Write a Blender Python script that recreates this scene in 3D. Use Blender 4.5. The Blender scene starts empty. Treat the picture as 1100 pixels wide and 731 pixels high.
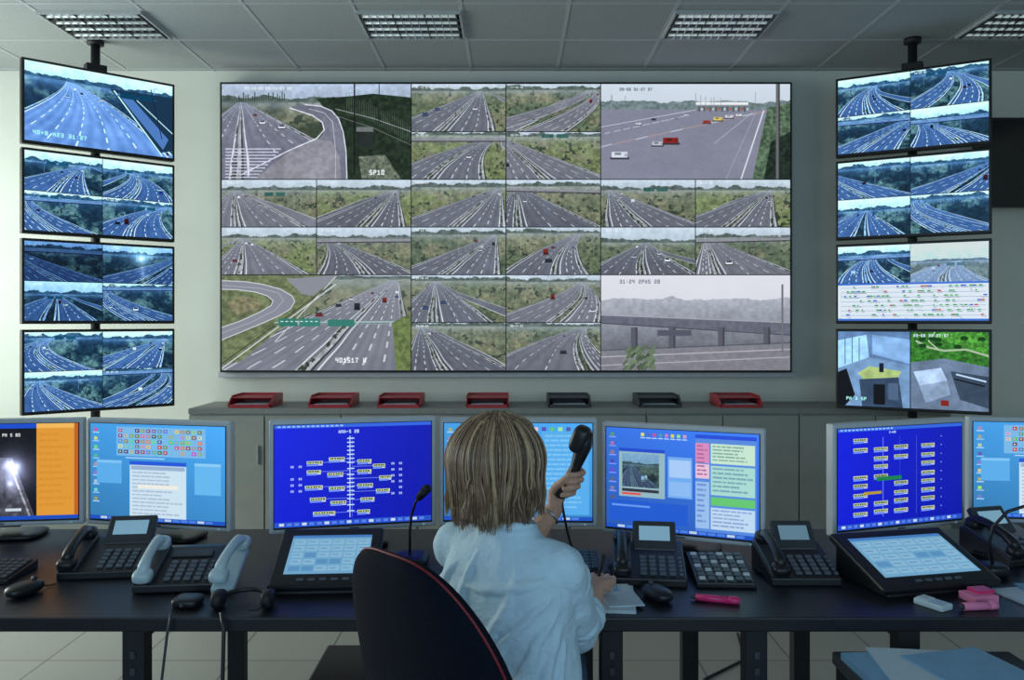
import bpy, bmesh, math, random
import numpy as np
from mathutils import Vector, Matrix, Euler
random.seed(7)
scene=bpy.context.scene
scene.view_settings.view_transform='Standard'
pi=math.pi
# ------------------------------------------------------------------ materials
def mat(name,col,rough=.5,metal=0,noise=0.0,nscale=20,bump=0.0,bscale=60,emis=None,es=0,spec=.5,sheen=0,sss=0,stretch=None):
    m=bpy.data.materials.new(name); m.use_nodes=True
    nt=m.node_tree; b=nt.nodes['Principled BSDF']
    b.inputs['Roughness'].default_value=rough; b.inputs['Metallic'].default_value=metal
    b.inputs['Specular IOR Level'].default_value=spec
    c=(*col,1)
    b.inputs['Base Color'].default_value=c
    tc=nt.nodes.new('ShaderNodeTexCoord')
    if noise>0:
        n=nt.nodes.new('ShaderNodeTexNoise'); n.inputs['Scale'].default_value=nscale; n.inputs['Detail'].default_value=4
        nt.links.new(tc.outputs['Object'],n.inputs['Vector'])
        r=nt.nodes.new('ShaderNodeValToRGB')
        r.color_ramp.elements[0].position=.3; r.color_ramp.elements[1].position=.7
        r.color_ramp.elements[0].color=(*[x*(1-noise) for x in col],1)
        r.color_ramp.elements[1].color=(*[min(1,x*(1+noise)) for x in col],1)
        nt.links.new(n.outputs['Fac'],r.inputs['Fac']); nt.links.new(r.outputs['Color'],b.inputs['Base Color'])
    if bump>0:
        n2=nt.nodes.new('ShaderNodeTexNoise'); n2.inputs['Scale'].default_value=bscale; n2.inputs['Detail'].default_value=3
        if stretch:
            mp=nt.nodes.new('ShaderNodeMapping'); mp.inputs['Scale'].default_value=stretch; mp.inputs['Rotation'].default_value=(0,.5,.3)
            nt.links.new(tc.outputs['Object'],mp.inputs['Vector']); nt.links.new(mp.outputs['Vector'],n2.inputs['Vector']); n2.inputs['Distortion'].default_value=.8
        else: nt.links.new(tc.outputs['Object'],n2.inputs['Vector'])
        bp=nt.nodes.new('ShaderNodeBump'); bp.inputs['Strength'].default_value=bump; bp.inputs['Distance'].default_value=.01
        nt.links.new(n2.outputs['Fac'],bp.inputs['Height']); nt.links.new(bp.outputs['Normal'],b.inputs['Normal'])
    if emis:
        b.inputs['Emission Color'].default_value=(*emis,1); b.inputs['Emission Strength'].default_value=es
    if sss: b.inputs['Subsurface Weight'].default_value=sss; b.inputs['Subsurface Scale'].default_value=.01
    if sheen: b.inputs['Sheen Weight'].default_value=sheen
    return m
def screenmat(name,arr,strength=1.0):
    h,w,_=arr.shape
    img=bpy.data.images.new(name,w,h)
    a=np.ones((h,w,4),dtype=np.float32); a[:,:,:3]=np.clip(arr,0,1)[::-1]
    img.pixels.foreach_set(a.ravel()); img.update(); img.pack()
    m=bpy.data.materials.new(name); m.use_nodes=True
    nt=m.node_tree; b=nt.nodes['Principled BSDF']
    t=nt.nodes.new('ShaderNodeTexImage'); t.image=img
    b.inputs['Base Color'].default_value=(.01,.01,.012,1); b.inputs['Roughness'].default_value=.45
    b.inputs['Specular IOR Level'].default_value=.2
    nt.links.new(t.outputs['Color'],b.inputs['Emission Color']); b.inputs['Emission Strength'].default_value=strength
    return m
# ------------------------------------------------------------------ builder
def T(x,y,z): return Matrix.Translation((x,y,z))
def RX(a): return Matrix.Rotation(a,4,'X')
def RY(a): return Matrix.Rotation(a,4,'Y')
def RZ(a): return Matrix.Rotation(a,4,'Z')
I4=Matrix.Identity(4)
class B:
    def __init__(s):
        s.bm=bmesh.new(); s.mats=[]; s.uv=s.bm.loops.layers.uv.new('UVMap')
    def mi(s,m):
        if m not in s.mats: s.mats.append(m)
        return s.mats.index(m)
    def add(s,t,M,m,smooth=False):
        i=s.mi(m)
        bmesh.ops.transform(t,matrix=M,verts=t.verts)
        for f in t.faces: f.material_index=i; f.smooth=smooth
        me=bpy.data.meshes.new('t'); t.to_mesh(me); t.free(); s.bm.from_mesh(me); bpy.data.meshes.remove(me)
    def box(s,c,size,m,bev=0,M=I4,R=I4):
        t=bmesh.new(); bmesh.ops.create_cube(t,size=1)
        bmesh.ops.scale(t,vec=size,verts=t.verts)
        if bev>0: bmesh.ops.bevel(t,geom=t.edges[:],offset=bev,segments=2,affect='EDGES',profile=.5)
        s.add(t,M@T(*c)@R,m,False)
    def rbox(s,c,size,m,n=4,M=I4,R=I4,fn=None,cuts=6):
        t=bmesh.new(); bmesh.ops.create_cube(t,size=2)
        bmesh.ops.subdivide_edges(t,edges=t.edges[:],cuts=cuts,use_grid_fill=True)
        for v in t.verts:
            p=v.co; k=(abs(p.x)**n+abs(p.y)**n+abs(p.z)**n)**(1/n)
            v.co=Vector((p.x/k*size[0]/2,p.y/k*size[1]/2,p.z/k*size[2]/2))
            if fn: v.co=fn(v.co)
        s.add(t,M@T(*c)@R,m,True)
    def ell(s,c,r,m,M=I4,R=I4,seg=20):
        t=bmesh.new(); bmesh.ops.create_uvsphere(t,u_segments=seg,v_segments=max(8,seg*2//3),radius=1)
        bmesh.ops.scale(t,vec=r,verts=t.verts); s.add(t,M@T(*c)@R,m,True)
    def cyl(s,p1,p2,r1,r2,m,seg=16,M=I4,smooth=True):
        p1=Vector(p1);p2=Vector(p2);d=p2-p1
        t=bmesh.new(); bmesh.ops.create_cone(t,cap_ends=True,segments=seg,radius1=r1,radius2=r2,depth=d.length)
        q=Vector((0,0,1)).rotation_difference(d.normalized()).to_matrix().to_4x4()
        s.add(t,M@Matrix.Translation((p1+p2)/2)@q,m,smooth)
    def caps(s,p1,p2,r1,r2,m,M=I4,seg=14):
        s.cyl(p1,p2,r1,r2,m,seg,M); s.ell(p1,(r1,)*3,m,M,seg=seg); s.ell(p2,(r2,)*3,m,M,seg=seg)
    def chain(s,pts,rs,m,M=I4,seg=12):
        for i in range(len(pts)-1): s.caps(pts[i],pts[i+1],rs[i],rs[i+1],m,M,seg)
    def tube(s,pts,r,m,seg=8,M=I4):
        pts=[Vector(p) for p in pts]; n=len(pts); rs=r if isinstance(r,(list,tuple)) else [r]*n
        t=bmesh.new(); rings=[]; nrm=None
        for i,p in enumerate(pts):
            d=(pts[min(i+1,n-1)]-pts[max(i-1,0)]).normalized()
            if nrm is None: nrm=d.orthogonal().normalized()
            else: nrm=(nrm-d*nrm.dot(d)).normalized()
            bn=d.cross(nrm)
            rings.append([t.verts.new(p+(nrm*math.cos(2*pi*k/seg)+bn*math.sin(2*pi*k/seg))*rs[i]) for k in range(seg)])
        for i in range(n-1):
            for k in range(seg):
                t.faces.new((rings[i][k],rings[i][(k+1)%seg],rings[i+1][(k+1)%seg],rings[i+1][k]))
        t.faces.new(rings[0][::-1]); t.faces.new(rings[-1])
        s.add(t,M,m,True)
    def loft(s,rings,m,M=I4,seg=28,n=2.3):
        t=bmesh.new(); R=[]
        for (cx,cy,z,hw,hd) in rings:
            row=[]
            for k in range(seg):
                a=2*pi*k/seg; c,sn=math.cos(a),math.sin(a)
                row.append(t.verts.new((cx+hw*math.copysign(abs(c)**(2/n),c),cy+hd*math.copysign(abs(sn)**(2/n),sn),z)))
            R.append(row)
        for i in range(len(R)-1):
            for k in range(seg): t.faces.new((R[i][k],R[i][(k+1)%seg],R[i+1][(k+1)%seg],R[i+1][k]))
        t.faces.new(R[0][::-1]); t.faces.new(R[-1])
        s.add(t,M,m,True)
    def prism(s,prof,x0,x1,m,M=I4,bev=0):
        t=bmesh.new()
        a=[t.verts.new((x0,y,z)) for y,z in prof]; b=[t.verts.new((x1,y,z)) for y,z in prof]
        k=len(prof)
        t.faces.new(a); t.faces.new(b[::-1])
        for i in range(k): t.faces.new((a[(i+1)%k],a[i],b[i],b[(i+1)%k]))
        bmesh.ops.recalc_face_normals(t,faces=t.faces)
        if bev: bmesh.ops.bevel(t,geom=t.edges[:],offset=bev,segments=2,affect='EDGES',profile=.5)
        s.add(t,M,m,False)
    def screen(s,x0,x1,z0,z1,y,m,M=I4):
        i=s.mi(m)
        v=[s.bm.verts.new(M@Vector(p)) for p in ((x0,y,z0),(x1,y,z0),(x1,y,z1),(x0,y,z1))]
        f=s.bm.faces.new(v); f.material_index=i
        for l,uv in zip(f.loops,((0,0),(1,0),(1,1),(0,1))): l[s.uv].uv=uv
    def finish(s,name,loc=(0,0,0),rz=0,parent=None):
        me=bpy.data.meshes.new(name); s.bm.to_mesh(me); s.bm.free()
        for m in s.mats: me.materials.append(m)
        o=bpy.data.objects.new(name,me); scene.collection.objects.link(o)
        o.location=loc; o.rotation_euler=(0,0,rz)
        if parent: o.parent=parent
        return o
# ------------------------------------------------------------------ raster helpers (screen contents)
def vnoise(w,h,gx,gy,rs):
    g=rs.rand(gy+2,gx+2)
    x=np.linspace(0,gx,w,endpoint=False); y=np.linspace(0,gy,h,endpoint=False)
    xi=x.astype(int); yi=y.astype(int); fx=(x-xi)[None,:]; fy=(y-yi)[:,None]
    fx=fx*fx*(3-2*fx); fy=fy*fy*(3-2*fy)
    a=g[yi][:,xi]; b=g[yi][:,xi+1]; c=g[yi+1][:,xi]; d=g[yi+1][:,xi+1]
    return a*(1-fx)*(1-fy)+b*fx*(1-fy)+c*(1-fx)*fy+d*fx*fy
def fbm(w,h,gx,gy,rs,o=4):
    s=np.zeros((h,w)); a=1;t=0
    for k in range(o):
        s+=a*vnoise(w,h,gx*2**k,gy*2**k,rs); t+=a; a*=.6
    return np.clip((s/t-.5)*1.7+.5,0,1)
def blank(w,h,c): a=np.zeros((h,w,3)); a[:]=c; return a
def rect(im,x0,y0,x1,y1,c):
    h,w,_=im.shape
    im[max(0,int(y0*h)):max(int(y0*h)+1,int(y1*h)),max(0,int(x0*w)):max(int(x0*w)+1,int(x1*w))]=c
def line(im,x0,y0,x1,y1,wd,c,al=1):
    h,w,_=im.shape; x0*=w;x1*=w;y0*=h;y1*=h; wd=max(.6,wd*h)
    ax,bx=int(max(0,min(x0,x1)-wd-1)),int(min(w,max(x0,x1)+wd+2)); ay,by=int(max(0,min(y0,y1)-wd-1)),int(min(h,max(y0,y1)+wd+2))
    if ax>=bx or ay>=by: return
    Y,X=np.mgrid[ay:by,ax:bx]; dx,dy=x1-x0,y1-y0; L=dx*dx+dy*dy+1e-6
    t=np.clip(((X-x0)*dx+(Y-y0)*dy)/L,0,1); d=np.hypot(X-x0-t*dx,Y-y0-t*dy)
    a=np.clip(wd/2+.5-d,0,1)[:,:,None]*al; im[ay:by,ax:bx]=im[ay:by,ax:bx]*(1-a)+np.array(c)*a
def pline(im,pts,wd,c):
    for a,b in zip(pts[:-1],pts[1:]): line(im,a[0],a[1],b[0],b[1],wd,c)
def poly(im,pts,c,a=1,tex=None):
    h,w,_=im.shape; Y,X=np.mgrid[0:h,0:w]; ins=np.zeros((h,w),bool); n=len(pts)
    for i in range(n):
        xa,ya=pts[i][0]*w,pts[i][1]*h; xb,yb=pts[(i+1)%n][0]*w,pts[(i+1)%n][1]*h
        cond=((ya>Y)!=(yb>Y)); ins^=cond&(X<(xb-xa)*(Y-ya)/((yb-ya) if yb!=ya else 1e-6)+xa)
    col=np.array(c)[None,:]*(tex[ins][:,None] if tex is not None else 1)
    im[ins]=im[ins]*(1-a)+col*a
FONT={'0':'111101101101111','1':'010110010010111','2':'111001111100111','3':'111001111001111','4':'101101111001001','5':'111100111001111','6':'111100111101111','7':'111001010010010','8':'111101111101111','9':'111101111001111','S':'111100111001111','P':'111101111100100','W':'101101101111101','-':'000000111000000','+':'000010111010000',':':'000010000010000','A':'010101111101101','K':'101101110101101','M':'101111101101101',' ':'0'*15,'D':'110101101101110'}
def text(im,x,y,hh,s,c):
    h,w,_=im.shape; px=max(1,int(hh*h/5)); X=int(x*w); Y=int(y*h)
    for ch in s:
        f=FONT.get(ch,FONT['8'])
        for k in range(15):
            if f[k]=='1':
                yy=Y+(k//3)*px; xx=X+(k%3)*px; im[yy:yy+px,xx:xx+px]=c
        X+=4*px
def down(im,k=2):
    h,w,_=im.shape; return im.reshape(h//k,k,w//k,k,3).mean(axis=(1,3))
def dk(c,k): return tuple(a*k for a in c)
def blur(im):
    p=np.pad(im,((1,1),(1,1),(0,0)),'edge'); return (p[:-2,1:-1]+p[2:,1:-1]+p[1:-1,:-2]+p[1:-1,2:]+2*p[1:-1,1:-1])/6
def tone(im,k,m=.40): return np.clip((im-m)*k+m,0,1)
def desat(im,k):
    g=im.mean(axis=2,keepdims=True); return im*(1-k)+g*k
def vehicle(im,cu,cv,sz,rs,truck=False):
    col=[(.92,.92,.95),(.50,.14,.12),(.86,.87,.9),(.14,.15,.18),(.7,.71,.75),(.25,.33,.52),(.9,.9,.9)][rs.randint(7)]
    hh=2.0 if truck else .85
    rect(im,cu-sz*.60,cv-sz*.12,cu+sz*.60,cv+sz*.18,(.14,.14,.16))
    rect(im,cu-sz*.5,cv-sz*hh*1.1,cu+sz*.5,cv,col)
    if truck: rect(im,cu-sz*.42,cv-sz*.8,cu+sz*.42,cv-sz*.15,dk(col,.55))
    else: rect(im,cu-sz*.40,cv-sz*.95,cu+sz*.40,cv-sz*.55,(.2,.22,.25))
def road(w,h,seed,vp=.5,hor=.2,curve=0,bands=((-.62,-.04),(.04,.62)),sky=(.76,.80,.84),grass=(.30,.33,.22),asph=(.37,.37,.43),lanes=3,cars=5,trees=.05,stamp=True,raw=False,over=None,gantry=None,ramp=True):
    rs=np.random.RandomState(seed); W,H=2*w,2*h
    v,u=np.mgrid[0:H,0:W]; v=v/H;u=u/W
    wob=(vnoise(W,H,5,4,rs)-.5)*.012
    t=(v-hor)/(1-hor); tt=np.clip(t,.004,1); z=1/tt; x=(u-vp)*z+curve*np.log(z)+wob*2
    n1=fbm(W,H,30,18,rs,3); n2=fbm(W,H,5,4,rs,4); n3=rs.rand(H,W)
    im=np.zeros((H,W,3))
    straw=np.array((.50,.50,.38)); g0=np.array(grass)
    mixn=np.clip((n2-.4)*3,0,1)[:,:,None]
    im[:]=(g0*(1-mixn)+straw*mixn)*(0.76+.42*n1)[:,:,None]
    shr=(fbm(W,H,22,14,rs,3)>.80); im[shr]=np.array((.20,.24,.18))*(.7+.6*n3[shr][:,None])
    far=np.clip(z/14,0,1)[:,:,None]
    if ramp:
        c0=rs.uniform(.75,1.1)*(1 if rs.rand()<.5 else -1); cc=rs.uniform(-.35,.35)
        xr=x-c0-cc*np.log(z)*1.2-.05*np.sin(z*1.3)
        m=np.abs(xr)<.15; im=np.where(m[:,:,None],np.array(asph)*1.08*(.85+.2*n2)[:,:,None],im)
        for e in (-.15,.15):
            m=np.abs(xr-e)<.010*(1+.1*z); im=np.where(m[:,:,None],(.80,.80,.82),im)
    for (a,b) in bands:
        m=(x>a)&(x<b); sh=(.90+.12*n2+.06*n3+.04*np.sin((x-a)*lanes*2*2*pi/(b-a)))[:,:,None]
        im=np.where(m[:,:,None],np.array(asph)*sh,im)
        lw=.006*(1+.12*z)
        for e in (a+.03,b-.03):
            m=np.abs(x-e)<lw; im=np.where(m[:,:,None],(.86,.87,.88),im)
        for k in range(1,lanes):
            e=a+.03+(b-a-.06)*k/lanes; m=(np.abs(x-e)<lw)&((np.log(z)*5+z*.4+rs.rand())%1<.5)&(z<14)
            im=np.where(m[:,:,None],(.80,.80,.83),im)
        for e in (a-.03,b+.02):
            m=np.abs(x-e)<.016; im=np.where(m[:,:,None],np.array((.72,.73,.75))*(.75+.4*n1[:,:,None]),im)
            m=np.abs(x-e-.024)<.008; im=np.where(m[:,:,None],(.20,.21,.21),im)
            m=(np.abs(x-e+.03)<.02)&(n1>.60); im=np.where(m[:,:,None],(.20,.24,.17),im)
    im=im*(1-far*.55)+np.array(sky)*.88*far*.55
    s=np.array(sky)*(1.05-.10*(v/max(hor,.01)))[:,:,None]*(.97+.05*n2)[:,:,None]
    im=np.where((t<=0)[:,:,None],s,im)
    r1=fbm(W,4,9,1,rs,5)[0][None,:]; tr=r1*trees*1.1
    m=(v<hor+.012+.02*n1)&(v>hor-tr); im=np.where(m[:,:,None],np.array((.36,.41,.39))*(.8+.4*n1[:,:,None]),im)
    for k in range(cars):
        a,b=bands[rs.randint(len(bands))]; zz=rs.uniform(1.3,7); ln=rs.randint(lanes); xx=a+.03+(b-a-.06)*(ln+.5)/lanes
        cu=vp+(xx-curve*math.log(zz))/zz; cv=hor+(1-hor)/zz; sz=min(.10,(b-a)/lanes*.62)/zz
        if 0<cu<1: vehicle(im,cu,cv,sz,rs,rs.rand()<.3)
    if over is None: over=rs.rand()<.22
    if over:
        y0=hor+rs.uniform(.03,.10); sl=rs.uniform(-.05,.05); c=(.56,.56,.58)
        poly(im,[(0,y0),(1,y0+sl),(1,y0+sl+.06),(0,y0+.06)],c); line(im,0,y0+.065,1,y0+sl+.065,.02,(.22,.22,.24)); line(im,0,y0-.02,1,y0+sl-.02,.006,(.7,.7,.72))
        for k in range(3): xx=rs.uniform(.1,.9); rect(im,xx,y0+.05,xx+.015,y0+.14,(.4,.4,.42))
    if gantry is None: gantry=rs.rand()<.2
    if gantry:
        y0=hor+rs.uniform(.0,.12); xx=rs.uniform(.15,.5); wv=rs.uniform(.25,.4); line(im,xx,y0,xx+wv,y0,.012,(.6,.63,.63)); line(im,xx,y0,xx,y0+.25,.012,(.5,.5,.5)); line(im,xx+wv,y0,xx+wv,y0+.25,.012,(.5,.5,.5)); rect(im,xx+.03,y0-.04,xx+wv*.45,y0+.04,(.2,.38,.35)); rect(im,xx+wv*.55,y0-.04,xx+wv-.03,y0+.04,(.22,.40,.37))
    for k in range(rs.randint(0,4)):
        px=rs.uniform(.05,.95); py=hor+rs.uniform(.02,.5); hh=(py-hor)*.9+.12; line(im,px,py-hh,px,py,.007,(.58,.60,.62)); line(im,px,py-hh,px+.03,py-hh,.006,(.6,.62,.64))
    if raw: return im
    if stamp: text(im,.05,.05,.05,'%02d-%02d:%02d'%(rs.randint(99),rs.randint(60),rs.randint(60)),(.9,.91,.91))
    o=down(im); o*=(.96+.08*fbm(w,h,24,12,rs,2))[:,:,None]; return tone(desat(o,.08),1.08)
def paste(dst,src,x,y):
    h,w,_=src.shape; dst[y:y+h,x:x+w]=src
def video_wall():
    W=blank(1440,720,(.1,.1,.1)); cw,ch=240,120
    cfg=[ # col,row,vp,hor,curve,bands
     (2,0,.75,.12,.0,((-1.1,-.5),(-.4,.1))),(3,0,.9,.10,-.45,((-1.5,-1.0),(-.75,-.3))),
     (2,1,1.05,.05,.45,((-1.4,-.9),(-.8,-.3))),(3,1,-.1,.08,.0,((.05,.5),(.6,1.2))),
     (0,2,.12,.2,.0,((-.5,.0),(.1,.75))),(1,2,.85,.2,0,((-1.0,-.42),(-.3,.05))),
     (2,2,.95,.14,.0,((-1.2,-.55),(-.45,.0))),(3,2,.1,.12,.0,((-.3,.0),(.1,.9))),
     (4,2,.1,.2,.06,((.0,.35),(.42,1.0))),(5,2,.8,.2,0,((-1.1,-.5),(-.38,.02))),
     (0,3,.2,.20,-.08,((-.4,-.05),(.02,.7))),(1,3,.05,.22,-.2,((.0,.45),(.55,1.0))),
     (2,3,.9,.13,0,((-1.1,-.6),(-.5,.0))),(3,3,.85,.10,.3,((-.9,-.35),(-.3,.0))),
     (4,3,.5,.3,0.1,((-.7,-.1),(.0,.5))),(5,3,.1,.2,0,((-.1,.1),(.2,1.0))),
     (2,4,.25,.10,.0,((-.5,-.05),(.05,.6))),(3,4,.75,.12,-.35,((-1.0,-.3),(-.15,.2))),
     (2,5,.1,.05,.0,((-.2,.2),(.3,.95))),(3,5,.9,.06,.35,((-1.2,-.1),(.05,.3)))]
    for i,(c,r,vp,ho,cu,bd) in enumerate(cfg):
        rs=np.random.RandomState(i+50)
        g=[(.38,.43,.31),(.46,.51,.32),(.35,.41,.31),(.42,.45,.34)][rs.randint(4)]
        a=[(.40,.41,.45),(.45,.45,.49),(.37,.38,.42),(.42,.42,.46)][rs.randint(4)]
        paste(W,road(cw,ch,i+11,vp,ho,cu,bd,grass=g,asph=a,sky=(.76,.81,.85),trees=.08),c*cw,r*ch)
    rs=np.random.RandomState(77)
    im=road(480,240,3,.10,.17,0,((-.55,-.03),(.02,.75)),grass=(.24,.28,.19),asph=(.45,.45,.50),sky=(.68,.73,.80),lanes=3,cars=6,trees=.06,raw=True,over=False,gantry=False,ramp=False)
    H,Wd=480,960; tx=.7+.6*fbm(Wd,H,60,30,rs,3); ta=.90+.16*fbm(Wd,H,10,8,rs,4)
    poly(im,[(.50,.15),(.66,.13),(.8,.10),(1,.14),(1,1),(.66,1),(.62,.55),(.56,.3)],(.15,.20,.14),tex=tx)
    ramp=[(.36,.24),(.44,.215),(.52,.23),(.58,.28),(.615,.36),(.64,.5),(.655,.7),(.66,1.01),(.12,1.01),(.20,.85),(.40,.67),(.52,.56),(.545,.48),(.53,.40),(.48,.33)]
    poly(im,ramp,(.47,.47,.52),tex=ta)
    poly(im,[(.36,.70),(.50,.58),(.58,.60),(.62,.75),(.63,1.01),(.16,1.01)],(.57,.56,.59),tex=ta)
    pline(im,[(.36,.25),(.48,.33),(.53,.40),(.54,.48),(.50,.57),(.36,.69),(.1,.95)],.012,(.88,.88,.92))
    pline(im,[(.44,.215),(.52,.23),(.58,.28),(.615,.36),(.64,.5),(.655,.7),(.66,1)],.012,(.86,.86,.90))
    pline(im,[(.46,.26),(.54,.30),(.585,.40),(.59,.5),(.60,.7),(.60,1)],.006,(.78,.78,.82))
    for k in range(11): line(im,.02,.68+k*.033,.31-.014*k,.68+k*.033,.011,(.80,.80,.86))
    for k in range(30):
        x=.66+.34*k/30; y=.16+.30*(k/30)**1.4; line(im,x,y-.02,x,y+.16,.004,(.40,.45,.42))
    pline(im,[(.60,.26),(.8,.36),(1,.50)],.008,(.62,.63,.63)); pline(im,[(.60,.33),(.8,.46),(1,.64)],.006,(.5,.5,.5)); line(im,.7,0,.7,.95,.014,(.06,.07,.07)); line(im,.83,.0,.83,.4,.008,(.2,.22,.22))
    rect(im,.71,.45,.80,.50,(.45,.46,.46)); rect(im,.72,.52,.80,.66,(.16,.18,.18)); poly(im,[(.74,1.01),(.72,.76),(.86,.74),(.95,1.01)],(.40,.43,.37),tex=tx)
    for k in range(26): line(im,.03+.012*k,.17,.03+.012*k,.17-rs.rand()*.09,.010,(.22,.26,.22))
    im*=(.94+.12*fbm(Wd,H,50,25,rs,2))[:,:,None]
    text(im,.12,.03,.04,'37-10-20 59:31:27 50',(.9,.91,.91)); text(im,.78,.90,.055,'SP10',(.95,.95,.95))
    paste(W,tone(down(im),1.10),0,0)
    # toll plaza
    im=blank(960,480,(.82,.85,.88)); v,u=np.mgrid[0:H,0:Wd]; v=v/H;u=u/Wd; rs=np.random.RandomState(5)
    n=fbm(Wd,H,8,6,rs,5); n2=fbm(Wd,H,60,40,rs,3)
    im=im*(1-.12*v+.02*n)[:,:,None]
    rt=fbm(Wd,4,12,1,rs,6)[0][None,:]
    m=(v>.165+.04*(1-rt))&(v<=.30); im[m]=np.array((.46,.52,.52)); im[m]*=(.8+.35*n2[m])[:,None]
    m=v>.265+.006*n; im[m]=np.array((.53,.53,.59)); im[m]*=(.95+.05*n[m]+.04*n2[m])[:,None]
    for k in range(14): line(im,.0+k*.062,.66-.027*k,.055+k*.064,.63-.027*k,.012,(.66,.57,.58) if k%3 else (.74,.74,.78))
    for k in range(9): line(im,.02+k*.05,.52-.022*k,.05+k*.052,.505-.022*k,.006,(.82,.82,.86))
    line(im,.86,.28,.74,1,.014,(.88,.88,.90)); line(im,.80,.30,.60,.62,.005,(.76,.76,.80)); line(im,.0,.45,.5,.27,.006,(.82,.82,.85)); line(im,.82,.29,.66,1,.004,(.72,.72,.77))
    poly(im,[(.88,.25),(1,.2),(1,1),(.80,1)],(.34,.42,.33),tex=.7+.6*n2); poly(im,[(.9,.6),(1,.5),(1,1),(.86,1)],(.14,.18,.15),tex=.6+.8*n2); rect(im,.925,.0,.94,1,(.42,.42,.42)); rect(im,.94,.0,.946,1,(.2,.2,.2))
    rect(im,.50,.19,.78,.22,(.92,.93,.93)); rect(im,.50,.22,.78,.235,(.55,.55,.57))
    for k in range(9): rect(im,.515+k*.03,.235,.525+k*.03,.29,(.36,.37,.4)); rect(im,.53+k*.03,.25,.54+k*.03,.275,(.7,.35,.28) if k%2 else (.8,.8,.8))
    for k in range(10): x=rs.rand()*.85; line(im,x,.08+rs.rand()*.08,x,.30,.005,(.55,.57,.58))
    for (x,y,c,s) in ((.37,.60,(.55,.13,.12),.040),(.30,.63,(.75,.76,.8),.028),(.10,.75,(.85,.86,.9),.042),(.62,.37,(.88,.8,.42),.024),(.56,.40,(.68,.25,.2),.020),(.68,.345,(.85,.85,.88),.022),(.73,.33,(.9,.9,.9),.016),(.20,.42,(.9,.9,.9),.014),(.28,.37,(.25,.25,.3),.012),(.45,.33,(.9,.9,.9),.010),(.40,.36,(.6,.6,.65),.010)):
        rect(im,x-s*1.15,y+s*.4,x+s*1.2,y+s*.95,(.22,.22,.25)); rect(im,x-s,y-s*.9,x+s,y+s*.5,c); rect(im,x-s*.6,y-s*.7,x+s*.2,y-s*.1,dk(c,.6)); rect(im,x+s*.6,y-s*.5,x+s,y+s*.3,dk(c,.8))
    text(im,.1,.04,.04,'20-06 31:27 07',(.4,.4,.45)); paste(W,tone(down(im),1.05),960,0)
    # freeway with gantry
    im=road(480,240,8,.93,.02,.0,((-1.08,-.52),(-.46,.06)),grass=(.42,.46,.34),asph=(.48,.48,.52),lanes=4,cars=9,trees=.02,raw=True,over=False,gantry=False,ramp=False)
    rs=np.random.RandomState(15); tx=.78+.4*fbm(Wd,H,50,30,rs,3)
    poly(im,[(0,.0),(.62,.0),(.40,.42),(.1,.9),(0,.95)],(.44,.48,.33),tex=tx)
    poly(im,[(.2,.25),(.1,.22),(.02,.3),(.08,.42),(.2,.36)],(.53,.51,.38),tex=tx)
    rp=[(0,.06),(.12,.07),(.22,.10),(.31,.15),(.37,.22),(.385,.28),(.36,.36),(.30,.43),(.22,.5),(.1,.60),(0,.68),(0,.55),(.10,.48),(.20,.39),(.26,.32),(.27,.27),(.24,.22),(.18,.18),(.08,.155),(0,.15)]
    poly(im,rp,(.54,.54,.58)); pline(im,rp[:11],.008,(.88,.88,.90)); pline(im,rp[11:],.008,(.88,.88,.90)); pline(im,[(0,.11),(.2,.14),(.3,.19),(.325,.27),(.28,.37),(.15,.5),(0,.61)],.005,(.74,.74,.78))
    poly(im,[(.34,.04),(.62,.0),(.48,.22),(.42,.2)],(.55,.55,.58)); line(im,.60,.02,.28,.70,.010,(.84,.84,.85)); line(im,.60,.1,.0,.98,.012,(.83,.84,.85)); line(im,.58,.1,.0,.93,.010,(.22,.26,.2))
    line(im,.28,.50,.95,.49,.012,(.65,.78,.75)); line(im,.28,.525,.95,.515,.006,(.55,.63,.63)); rect(im,.30,.46,.40,.54,(.18,.48,.42)); rect(im,.41,.46,.52,.54,(.2,.51,.45)); rect(im,.56,.47,.70,.54,(.2,.49,.43))
    for k in range(8): rect(im,.31+k*.026,.485,.325+k*.026,.495,(.85,.9,.88))
    line(im,.94,.3,.96,.8,.012,(.4,.42,.42)); poly(im,[(.9,.5),(1,.4),(1,1),(.92,1)],(.42,.48,.27),tex=tx); text(im,.60,.87,.06,'401517 W',(.95,.95,.95))
    paste(W,tone(desat(down(im),.08),1.06),0,480)
    # hazy viaduct
    im=blank(960,480,(.87,.86,.88)); rs=np.random.RandomState(9); n=fbm(Wd,H,6,5,rs,5); n2=fbm(Wd,H,50,30,rs,3)
    im=im*(1.02-.08*v+.02*n)[:,:,None]; rt=fbm(Wd,4,8,1,rs,6)[0][None,:]
    m=v>.22+.05*rt; g=np.clip((v-.24)/.5,0,1)
    hz=np.array((.70,.71,.74))[None,None,:]*(1-g[:,:,None])+np.array((.43,.44,.47))*g[:,:,None]
    hz=hz*(.89+.13*n2+.10*n)[:,:,None]; im[m]=hz[m]
    poly(im,[(0,.42),(1,.50),(1,.62),(0,.50)],(.42,.42,.47),tex=.92+.15*n2); line(im,0,.42,1,.50,.010,(.68,.68,.71)); line(im,0,.505,1,.63,.012,(.30,.30,.34))
    for k in range(40): line(im,k/40,.40+.08*k/40,k/40,.43+.08*k/40,.004,(.63,.63,.67))
    for x in (.16,.36,.62,.86): rect(im,x,.55,x+.035,.78,(.36,.36,.40)); rect(im,x+.025,.55,x+.035,.78,(.27,.27,.31))
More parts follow.
